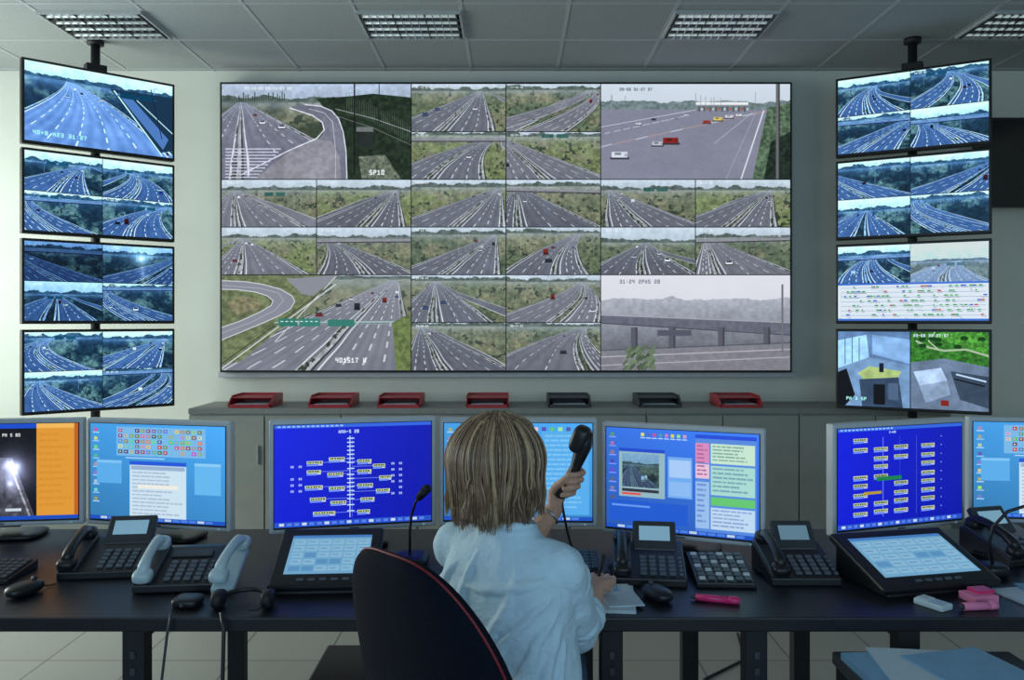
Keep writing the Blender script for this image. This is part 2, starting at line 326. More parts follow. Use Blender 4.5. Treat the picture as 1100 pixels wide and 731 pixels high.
    rect(im,.30,.58,.48,.64,(.34,.34,.39)); poly(im,[(0,.80),(1,.72),(1,1),(0,1)],(.52,.51,.54),tex=.93+.12*n2); line(im,0,.86,1,.78,.010,(.74,.74,.76)); line(im,0,.95,1,.86,.010,(.7,.7,.72)); line(im,0,.79,1,.71,.008,(.3,.31,.33))
    for k in range(60):
        x,y=.12+rs.rand()*.15,.76+rs.rand()*.24; line(im,x,y,x+.015,y-.03,.03,dk((.40,.46,.36),.7+.5*rs.rand()))
    rect(im,.955,.1,.965,.8,(.45,.45,.47)); text(im,.1,.05,.05,'31:24 2PAS 28',(.5,.5,.55))
    paste(W,tone(down(im),1.03),960,480)
    for c in range(1,6):
        for (r0,r1) in ([(0,6)] if c in (2,4) else [(2,4)] if c in (1,5) else [(0,6)]):
            W[r0*ch:r1*ch,c*cw-1:c*cw+1]=(.05,.05,.06)
    for r in range(1,6):
        segs=[(0,6)] if r in (2,4) else [(0,6)] if r==3 else [(2,4)]
        for a,b in segs: W[r*ch-1:r*ch+1,a*cw:b*cw]=(.05,.05,.06)
    return W*np.array((.96,.98,1.0))
def bluet(im,k=1.0):
    g=tone(im,1.35,.44); w=np.clip(g.mean(axis=2,keepdims=True),0,1)**1.5
    t=np.array((.38,.68,1.0))*(1-w)+np.array((.80,.94,1.02))*w
    return np.clip(g*t*1.15+np.array((0,.02,.08)),0,1)*k
def quad(seed,vps,dark=(1,1,1,1)):
    W=blank(960,560,(0,0,0))
    for i,(vp,ho,cu,bd) in enumerate(vps):
        im=road(480,280,seed+i*7,vp,ho,cu,bd,grass=(.20,.25,.22),asph=(.40,.42,.46),cars=6,trees=.09)*dark[i]
        paste(W,im,(i%2)*480,(i//2)*280)
    W[278:282]=.02; W[:,478:482]=.02
    return bluet(W)
TA=[(.8,.22,.15,((-1.2,-.5),(-.4,.0))),(.3,.25,-.5,((-.4,.0),(.1,.7))),(.1,.12,.5,((-.1,.25),(.35,.8))),(1.0,.10,.5,((-1.3,-.7),(-.6,0)))]
TBx=[(.5,.12,.9,((-.6,-.1),(.0,.4))),(.9,.18,0,((-1.5,-1.0),(-.6,-.1))),(.2,.2,.2,((-.3,.3),(.4,.9))),(.7,.05,-.9,((-.8,-.4),(-.2,.2)))]
TC=[(-.2,.15,.2,((.1,.6),(.7,1.3))),(1.1,.2,-.2,((-1.4,-.7),(-.5,-.1))),(.4,.3,.0,((-.9,-.2),(.0,.5))),(.15,.1,.7,((.2,.5),(.6,1.1)))]
TD=[(.6,.22,.4,((-.6,-.2),(-.1,.3))),(.4,.1,-.6,((-.7,-.2),(.1,.5))),(1.2,.1,.1,((-1.5,-1.),(-.9,-.4))),(.0,.28,-.3,((.0,.6),(.7,1.))) ]
def disp_L1():
    im=road(960,560,31,.25,.16,-.25,((-.60,.75),),grass=(.22,.26,.24),asph=(.54,.56,.62),lanes=6,cars=4,trees=.06,over=False,gantry=False,ramp=False)
    poly(im,[(.55,.18),(1,.16),(1,.9),(.90,.95)],(.24,.28,.26)); poly(im,[(.60,.22),(.68,.22),(.97,.75),(.93,.9)],(.48,.5,.55)); line(im,.58,.2,.92,.98,.018,(.78,.82,.86)); line(im,.70,.22,1,.66,.012,(.78,.82,.86))
    line(im,.55,.26,.88,.24,.012,(.3,.4,.4)); rect(im,.62,.20,.74,.28,(.12,.32,.30)); rect(im,.76,.19,.86,.27,(.12,.32,.30)); line(im,.84,.1,.92,.75,.010,(.2,.2,.25)); text(im,.05,.86,.06,'40+8 A23 31:27',(.7,.95,.8))
    return bluet(im)
def disp_L3():
    W=quad(71,TC,(.7,.85,.9,.95)); g=np.mgrid[0:280,0:480]; d=np.hypot((g[1]-260),(g[0]-90)*1.4); W[0:280,480:960]=np.clip(W[0:280,480:960]+np.exp(-d/45)[:,:,None]*np.array((.8,1,1.1))+np.exp(-np.abs(g[1]-260-(g[0]-90)*.1)/14)[:,:,None]*np.clip(g[0]/280,0,1)[:,:,None]*.35,0,1)
    return W
def disp_R3():
    W=quad(91,TD); W[282:]=(.86,.91,.95); rs=np.random.RandomState(4)
    im=road(480,280,222,.7,.45,.3,((-.9,-.3),(-.2,.3)),sky=(.8,.84,.9),asph=(.5,.52,.56),cars=4); W[:280,480:]=bluet(im)*.6+.28
    for k in range(7):
        y=.56+.062*k; line(W,.02,y,.98,y+.01*math.sin(k),.004,(.45,.55,.72))
        for q in range(20):
            x=.03+rs.rand()*.94; c=[(.15,.62,.28),(.15,.62,.28),(.2,.7,.35),(.15,.35,.80),(.8,.2,.2)][rs.randint(5)]
            rect(W,x,y-.018,x+.010+rs.rand()*.016,y-.002,c); rect(W,x,y+.010,x+.02+rs.rand()*.02,y+.016,(.45,.5,.55))
    for k in range(30): x,y=rs.rand()*.95,.53+rs.rand()*.44; line(W,x,y,x+.05*rs.rand(),y+.05*rs.rand(),.004,(.5,.6,.7))
    rect(W,0,.50,1,.525,(.25,.45,.85)); rect(W,0,.975,1,1,(.25,.45,.85)); return W
def disp_R4():
    W=blank(960,560,(.10,.13,.17)); rs=np.random.RandomState(6); tx=.88+.22*fbm(960,560,14,9,rs,4); tg=.7+.6*fbm(960,560,60,40,rs,3)
    poly(W,[(0,0),(.5,0),(.5,.5),(0,.5)],(.42,.52,.62),tex=tx); poly(W,[(.0,.12),(.20,.04),(.22,.34),(.0,.50)],(.70,.84,.93),tex=tx); poly(W,[(.24,.04),(.5,.10),(.5,.42),(.24,.30)],(.58,.70,.80),tex=tx)
    for x in (.05,.10,.15): line(W,x,.10-.02,x,.46-.4*x,.010,(.3,.4,.5))
    poly(W,[(.0,.5),(.22,.34),(.5,.44),(.5,1),(0,1)],(.50,.60,.68),tex=tx); poly(W,[(.14,.56),(.22,.46),(.44,.52),(.42,.60),(.18,.64)],(.72,.76,.45),tex=tx); poly(W,[(.15,.64),(.42,.60),(.45,1),(.17,1)],(.24,.30,.36),tex=tx)
    rect(W,.25,.70,.33,.97,(.07,.08,.10)); rect(W,.35,.68,.42,.90,(.34,.40,.46)); poly(W,[(0,.55),(.06,.50),(.12,.85),(.05,1),(0,1)],(.07,.08,.10)); rect(W,.29,.42,.32,.54,(.1,.12,.18)); W[:, :480]=blur(blur(W[:, :480]))
    poly(W,[(.5,0),(1,0),(1,.55),(.5,.55)],(.24,.46,.16),tex=tg); poly(W,[(.62,.05),(.72,.0),(.95,.0),(1,.10),(1,.32),(.80,.16)],(.32,.56,.20),tex=tg); pline(W,[(.54,.12),(.62,.20),(.72,.24),(.86,.22),(1,.30)],.025,(.70,.72,.55)); pline(W,[(.66,.0),(.62,.12),(.68,.22)],.014,(.75,.78,.6))
    for k in range(8): x,y=.56+rs.rand()*.4,.05+rs.rand()*.2; line(W,x,y,x+.02,y,.05,(.10,.26,.08))
    poly(W,[(.5,.40),(.72,.34),(1,.44),(1,1),(.5,1)],(.46,.50,.54),tex=tx); poly(W,[(.52,.52),(.70,.46),(.74,.62),(.56,.70)],(.78,.82,.86),tex=tx); poly(W,[(.56,.70),(.74,.62),(.76,.80),(.60,.92)],(.60,.64,.68),tex=tx); poly(W,[(.76,.50),(1,.56),(1,.96),(.82,.86)],(.26,.30,.34),tex=tx); line(W,.80,.54,.98,.62,.02,(.8,.84,.88)); line(W,.79,.60,.97,.68,.02,(.1,.12,.14)); rect(W,.70,.88,.75,.95,(.55,.15,.12))
    W=blur(W); text(W,.52,.03,.04,'20-06 31:27:07',(.9,.9,.9)); text(W,.06,.88,.05,'PA 3 SP',(.7,.95,.8))
    W[:,477:483]=.02; return np.clip(tone(W,1.1)*np.array((.92,1,1.12)),0,1)
BL=(.07,.12,.84)
def hud_blocks(im,pts):
    for (x,y,w) in pts:
        rect(im,x,y,x+w,y+.030,(.85,.88,.70)); rect(im,x+.006,y+.007,x+w-.006,y+.023,(.10,.10,.16)); 
        k=0
        while x+.012+k*.016<x+w-.012: rect(im,x+.012+k*.016,y+.010,x+.020+k*.016,y+.020,(.9,.9,.6) if k%3 else (.3,.9,.5)); k+=1
        rect(im,x,y+.034,x+w*.7,y+.05,(.45,.60,1)); rect(im,x+w*.72,y+.034,x+w,y+.045,(.8,.85,1))
def ui_schem(sel):
    im=blank(720,450,BL); rs=np.random.RandomState(12+sel)
    v,u=np.mgrid[0:450,0:720]; im*=(1.05-.22*(u/720)-.05*(v/450))[:,:,None]
    rect(im,0,0,1,.035,(.2,.4,.88)); rect(im,0,.95,1,1,(.15,.32,.80))
    for k in range(14): rect(im,.02+k*.03,.01,.04+k*.03,.025,(.6,.75,1))
    for k in range(20): rect(im,.03+k*.047,.962,.06+k*.047,.988,(.35,.5,.9) if k%3 else (.8,.85,.95))
    if sel==0:
        text(im,.40,.06,.035,'AMA-S 28',(.8,.9,1)); rect(im,.470,.12,.476,.93,(.75,.85,1)); rect(im,.485,.12,.488,.93,(.4,.5,1))
        for y in (.14,.18,.22,.26,.30,.34,.38,.44,.50,.54,.58,.62,.66,.70,.74,.80,.86): rect(im,.455,y,.50,y+.012,(.8,.9,1)); 
        P=[(.20,.36,.10),(.34,.33,.10),(.20,.45,.09),(.33,.48,.10),(.52,.36,.09),(.62,.41,.08),(.52,.46,.09),(.19,.60,.11),(.34,.62,.10),(.52,.60,.10),(.64,.66,.09),(.22,.72,.10),(.35,.76,.10),(.54,.74,.09),(.66,.53,.08),(.24,.86,.14),(.52,.86,.08)]
        hud_blocks(im,P)
        for (x,y,w) in P: line(im,min(x+w,.47) if x<.47 else .49,y+.015,.47 if x<.47 else x,y+.015,.004,(.6,.7,1))
        for x in (.10,.15,.74,.79): 
            for y in (.40,.46,.52,.58,.64,.70,.74): 
                if rs.rand()<.7: text(im,x,y,.025,'88',(.75,.8,1))
    else:
        rect(im,.35,.1,.353,.9,(.5,.6,1)); rect(im,.62,.1,.622,.9,(.5,.6,1)); rect(im,.485,.1,.487,.9,(.4,.5,1))
        for r in range(9):
            for x in (.12,.28,.44,.66):
                if rs.rand()<.8: hud_blocks(im,[(x,.10+r*.09+rs.rand()*.02,.11)])
            text(im,.82,.12+r*.09,.02,'38',(.7,.8,1))
        rect(im,.3,.5,.5,.54,(.1,.5,.3)); rect(im,.2,.64,.34,.67,(.7,.6,.2)); text(im,.4,.045,.03,'S-A28',(.8,.9,1))
    return im
def textlines(im,x0,y0,x1,y1,n,c,rs,pal=None):
    bgc=im[int((y0+.002)*im.shape[0]),int((x0+.002)*im.shape[1])].copy(); c=tuple(np.array(c)*.6+bgc*.4)
    for k in range(n):
        y=y0+(y1-y0)*k/n; x=x0; xe=x1-(x1-x0)*rs.rand()*.4
        while x<xe-.01:
            l=min(xe-x,.02+rs.rand()*.05); cc=c if not pal or rs.rand()<.8 else pal[rs.randint(len(pal))]; rect(im,x,y,x+l,y+(y1-y0)/n*.40,cc); x+=l+.006
def ui_desktop(sel):
    rs=np.random.RandomState(sel+3); im=blank(720,450,(.27,.62,.90)); H,W,_=im.shape
    v,u=np.mgrid[0:H,0:W]; v=v/H;u=u/W; im*=(1.0-.22*v+.10*u)[:,:,None]
    if sel in (0,3):
        rect(im,.20,.03,.86,.33,(.48,.72,.91))
        for r in range(5):
            for c in range(15):
                if rs.rand()<.85:
                    x=.215+c*.042; y=.05+r*.055; q=rs.rand(3)*.8+.15; rect(im,x,y,x+.030,y+.036,tuple(q)); rect(im,x+.008,y+.01,x+.02,y+.025,tuple(1-q*.5))
    elif sel==1:
        for c in range(12): rect(im,.22+c*.055,.04,.25+c*.055,.08,tuple(rs.rand(3)*.7+.25))
    for r in range(9):
        rect(im,.03,.05+r*.09,.055,.085+r*.09,tuple(rs.rand(3)*.6+.3)); rect(im,.02,.09+r*.09,.07,.10+r*.09,(.7,.85,1))
    if sel==0 or sel==3:
        rect(im,.30,.38,.72,.97,(.80,.89,.95)); rect(im,.30,.38,.72,.42,(.15,.35,.85)); rect(im,.31,.43,.71,.47,(.60,.70,.82)); textlines(im,.32,.49,.70,.95,12,(.58,.64,.74),rs); rect(im,.05,.38,.24,.62,(.36,.68,.92)); rect(im,.78,.38,.97,.7,(.40,.72,.94)); rect(im,.36,.62,.66,.66,(.93,.93,.9))
        rect(im,.27,.345,.56,.355,(.8,.9,1)); rect(im,.05,.38,.24,.41,(.5,.77,.96)); rect(im,.78,.38,.97,.41,(.55,.8,.96))
    if sel==1: 
        rect(im,.05,.40,.24,.80,(.38,.70,.94)); rect(im,.3,.1,.62,.9,(.20,.48,.88)); rect(im,.66,.08,.98,.94,(.34,.68,.93)); textlines(im,.68,.12,.96,.9,16,(.60,.82,.97),rs)
    if sel==2:
        im*=np.array((.82,.74,1.0)); rect(im,.09,.20,.40,.68,(.58,.72,.76)); rect(im,.09,.20,.40,.235,(.15,.3,.8)); p=road(180,150,5,.3,.3,.2,((-.4,.0),(.1,.7)),grass=(.2,.25,.25),stamp=False,cars=4)*np.array((.6,.78,.90))
        paste(im,p,80,112); rect(im,.11,.60,.36,.63,(.2,.2,.25)); rect(im,.11,.64,.24,.66,(.9,.3,.3)); rect(im,.42,.26,.58,.66,(.45,.67,.94)); rect(im,.43,.29,.57,.46,(.66,.80,.97)); rect(im,.43,.50,.57,.64,(.55,.73,.95))
        for k in range(8): rect(im,.24+k*.04,.04,.262+k*.04,.075,tuple(rs.rand(3)*.6+.3)); rect(im,.235+k*.04,.085,.267+k*.04,.095,(.8,.9,1))
        rect(im,.60,.03,.985,.97,(.34,.54,.87)); rect(im,.60,.03,.985,.065,(.15,.3,.85))
        rect(im,.60,.11,.69,.30,(.85,.55,.75)); rect(im,.60,.31,.69,.45,(.90,.76,.85)); rect(im,.70,.11,.975,.30,(.78,.90,.82)); textlines(im,.71,.13,.965,.29,5,(.30,.50,.45),rs); rect(im,.70,.32,.975,.60,(.66,.86,.82)); textlines(im,.71,.34,.965,.59,6,(.35,.5,.65),rs); textlines(im,.61,.13,.68,.44,8,(.6,.3,.5),rs)
        rect(im,.70,.62,.975,.70,(.40,.78,.45)); rect(im,.70,.72,.975,.93,(.75,.85,.95)); textlines(im,.71,.74,.965,.92,5,(.4,.5,.75),rs); rect(im,.60,.48,.69,.93,(.60,.75,.93)); textlines(im,.61,.5,.68,.9,8,(.35,.45,.75),rs); rect(im,.02,.72,.55,.93,(.14,.36,.82)); rect(im,.04,.76,.30,.78,(.4,.6,.95))
    rect(im,0,.96,1,1,(.12,.32,.76))
    for k in range(14): rect(im,.08+k*.06,.967,.13+k*.06,.992,(.3,.5,.88) if k%4 else (.75,.82,.9))
    return blur(im)
def ui_tunnel():
    im=blank(720,450,(.05,.05,.07)); H,W,_=im.shape; v,u=np.mgrid[0:H,0:W]; v=v/H;u=u/W; rs=np.random.RandomState(2)
    poly(im,[(.2,1),(.48,.35),(.58,.35),(.73,1)],(.26,.26,.30)); line(im,.56,.4,.70,1,.02,(.6,.6,.62)); line(im,.5,.4,.36,1,.012,(.5,.5,.54)); poly(im,[(0,.15),(.46,.33),(.46,.38),(0,.7)],(.16,.16,.19)); im*=(.6+.8*fbm(W,H,30,20,rs,4))[:,:,None]
    for (x,y,s) in ((.56,.42,.05),(.61,.44,.035),(.57,.62,.03),(.60,.50,.12)):
        d=np.hypot((u-x)*1.6,v-y); im+=np.exp(-d/s)[:,:,None]*np.array((.85,.9,1.1))*.8
    im=np.clip(im,0,1); rect(im,0,0,.735,.05,(.1,.3,.8)); rect(im,.735,0,1,1,(.88,.60,.20)); rect(im,.735,0,1,.05,(.95,.72,.35)); textlines(im,.75,.1,.96,.9,12,(.84,.55,.15),rs); rect(im,.975,0,1,1,(.75,.38,.14)); text(im,.52,.1,.04,'PM 5 80',(.9,.9,.9)); rect(im,.54,.88,.64,.91,(.8,.85,.9)); rect(im,0,.96,1,1,(.1,.3,.75)); return im
def ui_touch(sel):
    im=blank(480,320,(.50,.74,.90)); rs=np.random.RandomState(sel)
    for r in range(5):
        for c in range(6): rect(im,.04+c*.16,.12+r*.17,.18+c*.16,.25+r*.17,(.60,.81,.94) if rs.rand()<.75 else (.40,.65,.86)); rect(im,.06+c*.16,.17+r*.17,.14+c*.16,.19+r*.17,(.42,.62,.8))
    rect(im,0,0,1,.07,(.30,.55,.85)); return blur(im)
S_wall=screenmat('video_wall_picture',video_wall(),1.0)
# ------------------------------------------------------------------ basic materials
m_wall=mat('wall_paint',(.68,.71,.66),.85,noise=.03,nscale=3,bump=.05,bscale=200)
m_black=mat('black_plastic',(.012,.013,.016),.38,noise=.15,nscale=60,bump=.05,bscale=900)
m_blackm=mat('black_matte',(.010,.011,.014),.6,noise=.2,nscale=40)
m_dark=mat('dark_grey_plastic',(.045,.05,.06),.45,noise=.1)
m_key=mat('key_grey',(.11,.13,.16),.5,noise=.1)
m_silver=mat('silver_plastic',(.56,.60,.64),.4,noise=.04)
m_cream=mat('pale_plastic',(.52,.66,.72),.35,noise=.05)
m_metal=mat('steel',(.5,.52,.55),.35,1.0,noise=.1)
m_desk=mat('black_laminate',(.008,.010,.016),.42,noise=.25,nscale=120,bump=.04,bscale=500)
m_lcd=mat('phone_lcd',(.02,.03,.04),.4,emis=(.25,.50,.68),es=.65)
m_lcd2=mat('phone_lcd_grey',(.02,.03,.04),.4,emis=(.18,.34,.46),es=.55)
m_paper=mat('paper',(.55,.66,.74),.8,noise=.04,nscale=40)
m_pblue=mat('blue_paper',(.22,.42,.60),.7,noise=.06)
m_red=mat('red_tray_plastic',(.42,.03,.045),.4,noise=.1)
m_pink=mat('pink_marker',(.75,.04,.20),.35,noise=.05)
m_pink2=mat('pink_notes',(.85,.25,.45),.7,noise=.05)
m_cab=mat('cabinet_laminate',(.32,.34,.32),.55,noise=.06,nscale=8)
m_cabt=mat('cabinet_top',(.24,.26,.25),.5,noise=.06)
m_pipe=mat('red_piping',(.18,.006,.015),.5,noise=.1)
m_fabric=mat('chair_fabric',(.004,.006,.014),.9,noise=.3,nscale=300,bump=.2,bscale=700,spec=.15)
m_skin=mat('skin',(.62,.36,.25),.5,noise=.07,nscale=30,bump=.08,bscale=300,sss=.1)
m_shirt=mat('white_shirt_cloth',(.58,.77,.90),.85,noise=.03,nscale=12,bump=.35,bscale=26,stretch=(1,1,2.2))
m_jeans=mat('denim',(.10,.18,.34),.85,noise=.25,nscale=200,bump=.1,bscale=300)
# ------------------------------------------------------------------ room
XL,XR,YB,YF,HC=-4.6,4.6,-2.2,5.86,3.2
def floor_mat():
    m=bpy.data.materials.new('floor_tiles'); m.use_nodes=True; nt=m.node_tree; b=nt.nodes['Principled BSDF']
    tc=nt.nodes.new('ShaderNodeTexCoord'); br=nt.nodes.new('ShaderNodeTexBrick')
    br.offset=0; br.inputs['Scale'].default_value=1; br.inputs['Brick Width'].default_value=.4; br.inputs['Row Height'].default_value=.4
    br.inputs['Mortar Size'].default_value=.004; br.inputs['Color1'].default_value=(.30,.30,.27,1); br.inputs['Color2'].default_value=(.34,.34,.31,1); br.inputs['Mortar'].default_value=(.12,.12,.11,1)
    nt.links.new(tc.outputs['Object'],br.inputs['Vector']); nt.links.new(br.outputs['Color'],b.inputs['Base Color']); b.inputs['Roughness'].default_value=.35
    return m
b=B(); b.box(((XL+XR)/2,(YB+YF)/2,-.05),(XR-XL+.4,YF-YB+.4,.1),floor_mat()); b.finish('floor')
m_ceil=mat('ceiling_tile',(.36,.39,.40),.9,noise=.06,nscale=60,bump=.15,bscale=150)
m_tbar=mat('ceiling_tbar',(.44,.47,.49),.6,noise=.03)
b=B(); b.box(((XL+XR)/2,(YB+YF)/2,HC+.06),(XR-XL+.4,YF-YB+.4,.1),m_ceil); b.finish('ceiling')
b=B()
x=-.285-.6*7
while x<XR: b.box((x,(YB+YF)/2,HC+.009),(.022,YF-YB,.004),m_tbar); x+=.6
y=YF-.05
while y>YB: b.box(((XL+XR)/2,y,HC+.0085),(XR-XL,.022,.004),m_tbar); y-=.6
b.finish('trim_ceiling_grid')
b=B(); b.box((0,YF+.05,HC/2),(XR-XL+.4,.1,HC+.1),m_wall); b.finish('wall_front')
b=B(); b.box((XR+.05,(YB+YF)/2,HC/2),(.1,YF-YB,HC+.1),m_wall); b.finish('wall_right')
def wall_open(name,axis,pos,a0,a1,o0,o1,z0,z1):
    b=B()
    def bx(p0,p1,q0,q1):
        c=((p0+p1)/2,(q0+q1)/2)
        if axis=='x': b.box((pos,c[0],c[1]),(.1,p1-p0,q1-q0),m_wall)
        else: b.box((c[0],pos,c[1]),(p1-p0,.1,q1-q0),m_wall)
    bx(a0,o0,0,HC); bx(o1,a1,0,HC); bx(o0,o1,0,z0); bx(o0,o1,z1,HC); b.finish(name)
    f=B(); fm=m_silver
    def fr(p0,p1,q0,q1):
        c=((p0+p1)/2,(q0+q1)/2)
        if axis=='x': f.box((pos,c[0],c[1]),(.06,p1-p0,q1-q0),fm)
        else: f.box((c[0],pos,c[1]),(p1-p0,.06,q1-q0),fm)
    fr(o0,o1,z0,z0+.05); fr(o0,o1,z1-.05,z1); 
    n=3
    for k in range(n+1):
        p=o0+.025+(o1-o0-.05)*k/n; fr(p-.025,p+.025,z0,z1)
    return f
f=wall_open('wall_left','x',XL-.05,YB,YF,2.6,5.3,.9,2.7); f.finish('window_1')
f=wall_open('wall_back','y',YB-.05,XL,XR,-2.6,3.0,1.0,2.7); f.finish('added_window_back')  # unseen window added behind the camera to let the fill light in
def area(name,loc,rotv,sx,sy,e,col):
    l=bpy.data.lights.new(name,'AREA'); l.shape='RECTANGLE'; l.size=sx; l.size_y=sy; l.energy=e; l.color=col
    o=bpy.data.objects.new(name,l); scene.collection.objects.link(o); o.location=loc; o.rotation_euler=rotv; return o
area('daylight_left_window',(XL-.12,3.95,1.8),(0,-pi/2,0),1.8,2.7,150,(.93,1.0,.90))
area('fill_light_back',(.2,YB-.12,1.85),(pi/2,0,0),5.6,1.7,76,(.52,.79,1.0))  # fill light added behind the camera to brighten the back of the shirt
w=bpy.data.worlds.new('World'); scene.world=w; w.use_nodes=True
w.node_tree.nodes['Background'].inputs[0].default_value=(.5,.7,.9,1); w.node_tree.nodes['Background'].inputs[1].default_value=.5
b=B()
b.box(((XL+XR)/2,YF-.008,.04),(XR-XL,.016,.08),m_cabt); b.finish('baseboard_front')
# ceiling luminaires
m_tubeL=mat('unlit_tube_glow',(.7,.8,.8),.4,emis=(.75,.9,.9),es=.30)  # tubes are switched off; faint emission paints in their dull brightness
m_louv=mat('aluminium_louvre',(.8,.84,.86),.22,1.0,noise=.05)
m_ldark=mat('luminaire_housing',(.04,.045,.05),.4,noise=.1)
for cx in (-2.385,-.585,1.215,3.015):
    b=B(); y0,y1=4.61,5.21; yc=(y0+y1)/2+.02
    b.box((cx,yc,HC+.0085),(.585,.42,.005),m_ldark)
    for sx in (-1,1): b.box((cx+sx*.291,yc,HC+.000),(.012,.43,.020),m_tbar)
    for sy in (-1,1): b.box((cx,yc+sy*.21,HC+.000),(.59,.012,.020),m_tbar)
    for k in range(4):
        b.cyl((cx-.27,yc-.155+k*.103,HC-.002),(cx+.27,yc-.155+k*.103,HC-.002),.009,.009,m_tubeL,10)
    for k in range(3): b.box((cx,yc-.103+k*.103,HC-.004),(.57,.012,.018),m_ldark,R=RX(.25))
    for k in range(13): b.box((cx-.27+k*.045,yc,HC-.004),(.006,.41,.018),m_louv if k%4 else m_ldark,R=RY(.3))
    b.finish('ceiling_light')
# ------------------------------------------------------------------ video wall
b=B(); x0,x1,z0,z1=-1.994,1.911,1.121,3.089
b.box(((x0+x1)/2,5.81,(z0+z1)/2),(x1-x0+.03,.10,z1-z0+.03),m_blackm,bev=.004)
b.screen(x0,x1,z0,z1,5.757,S_wall); b.finish('video_wall')
b=B(); b.box(((x0+x1)/2,5.835,z0-.035),(x1-x0+.1,.05,.035),m_silver,bev=.004); b.finish('trim_video_wall')
# ------------------------------------------------------------------ cabinets
xc=-2.077
for i,wv in enumerate([.98]*5):
    b=B(); cx=xc+wv/2
    b.box((cx,5.62,.46),(wv-.004,.46,.80),m_cab); b.box((cx,5.63,.03),(wv-.03,.40,.06),m_blackm); b.box((cx,5.615,.88),(wv,.485,.035),m_cabt,bev=.003)
    for sgn in (-1,1):
        b.box((cx+sgn*wv/4,5.382,.46),(wv/2-.010,.018,.78),m_cab,bev=.002); b.box((cx+sgn*.04,5.366,.60),(.012,.016,.12),m_metal,bev=.002)
    b.finish('storage_cabinet'); xc+=wv
def tray(cx,m):
    b=B(); w,d,h=.27,.30,.075
    b.box((0,0,.004),(w,d,.008),m); 
    for sx in (-1,1): b.prism([(-d/2+.03,.008),(d/2,.008),(d/2,h),(-.06,h),(-d/2+.0,.022)],sx*w/2-.004,sx*w/2+.004,m)
    b.box((0,d/2,h/2),(w,.006,h),m); b.box((0,-d/2+.005,.012),(w*.95,.006,.02),m); b.box((.0,.0,.016),(.21,.27,.012),m_paper); b.box((0,.02,.060),(w,d-.08,.005),m)
    b.finish('letter_tray',(cx,5.56,.8975))
for cx,m in ((-1.70,m_red),(-1.18,m_red),(-.733,m_red),(-.16,m_red),(.373,m_dark),(.96,m_dark),(1.485,m_red)): tray(cx,m)
# ------------------------------------------------------------------ hanging displays
imgsL=[disp_L1(),quad(41,TA),disp_L3(),quad(61,TBx)]
imgsR=[quad(101,TD),quad(131,TC),disp_R3(),disp_R4()]
zt=[(2.985),(2.465),(1.94),(1.41)]
def col(pL,pR,imgs,nm):
    pL=Vector(pL);pR=Vector(pR); c=(pL+pR)/2; d=pR-pL; w=d.length; a=math.atan2(d.y,d.x)
    for i,(z,im) in enumerate(zip(zt,imgs)):
        b=B(); h=.498
        b.box((0,0,0),(w,.05,h),m_black,bev=.006); b.screen(-w/2+.016,w/2-.016,-h/2+.020,h/2-.016,-.0258,screenmat('cctv_'+nm+str(i),im,1.0))
        b.box((0,.04,0),(w*.6,.05,h*.6),m_blackm,bev=.01); b.box((0,.075,0),(.2,.035,.2),m_blackm,bev=.003)
        b.finish('hanging_display',(c.x,c.y,z-h/2),a)
    b=B(); b.cyl((0,0,.86),(0,0,HC-.01),.027,.027,m_blackm,20); b.cyl((0,0,HC-.02),(0,0,HC+.01),.05,.05,m_blackm,24)
    b.box((0,0,3.03),(.12,.07,.05),m_blackm,bev=.005); n=RZ(a)@Vector((0,.12,0)); b.finish('ceiling_mount_pole',(c.x+n.x,c.y+n.y,0),a)
col((-2.84,4.84),(-2.19,5.42),imgsL,'L'); col((2.05,5.30),(2.79,4.87),imgsR,'R')
b=B(); b.box((0,0,0),(1.0,.06,.60),m_black,bev=.008); b.screen(-.48,.48,-.28,.28,-.0305,mat('tv_screen_off',(.008,.009,.012),.12)); b.box((0,.10,0),(.2,.24,.2),m_blackm); b.finish('wall_television',(3.60,5.62,2.52),-.0)
# ------------------------------------------------------------------ desk
DZ=.74
b=B(); b.box((0,2.465,DZ-.0175),(5.6,.87,.035),m_desk,bev=.004)
for lx in (-2.3,-.93,.245,.60,.975,2.3):
    for ly in (2.08,2.84): b.box((lx,ly,.355),(.055,.05,.70),m_blackm,bev=.004)
    b.box((lx,2.46,.03),(.055,.80,.04),m_blackm,bev=.004); b.box((lx,2.46,.685),(.04,.76,.035),m_blackm)
    for k in range(12): b.box((lx,2.053,.20+k*.04),(.012,.004,.018),m_dark)
b.box((0,2.72,.66),(5.0,.14,.03),m_blackm)
b.finish('control_desk')
b=B(); b.box((0,0,.24),(.20,.46,.44),m_black,bev=.008); b.box((0,-.232,.24),(.18,.008,.40),m_dark,bev=.002); b.box((0,-.238,.38),(.14,.006,.03),m_key); b.box((0,-.238,.32),(.14,.006,.02),m_key); b.cyl((.06,-.242,.2),(.06,-.236,.2),.01,.01,m_lcd,12)
for sx in (-1,1): b.box((sx*.07,0,.01),(.03,.4,.02),m_black)
b.finish('computer_tower',(-.47,2.36,0))
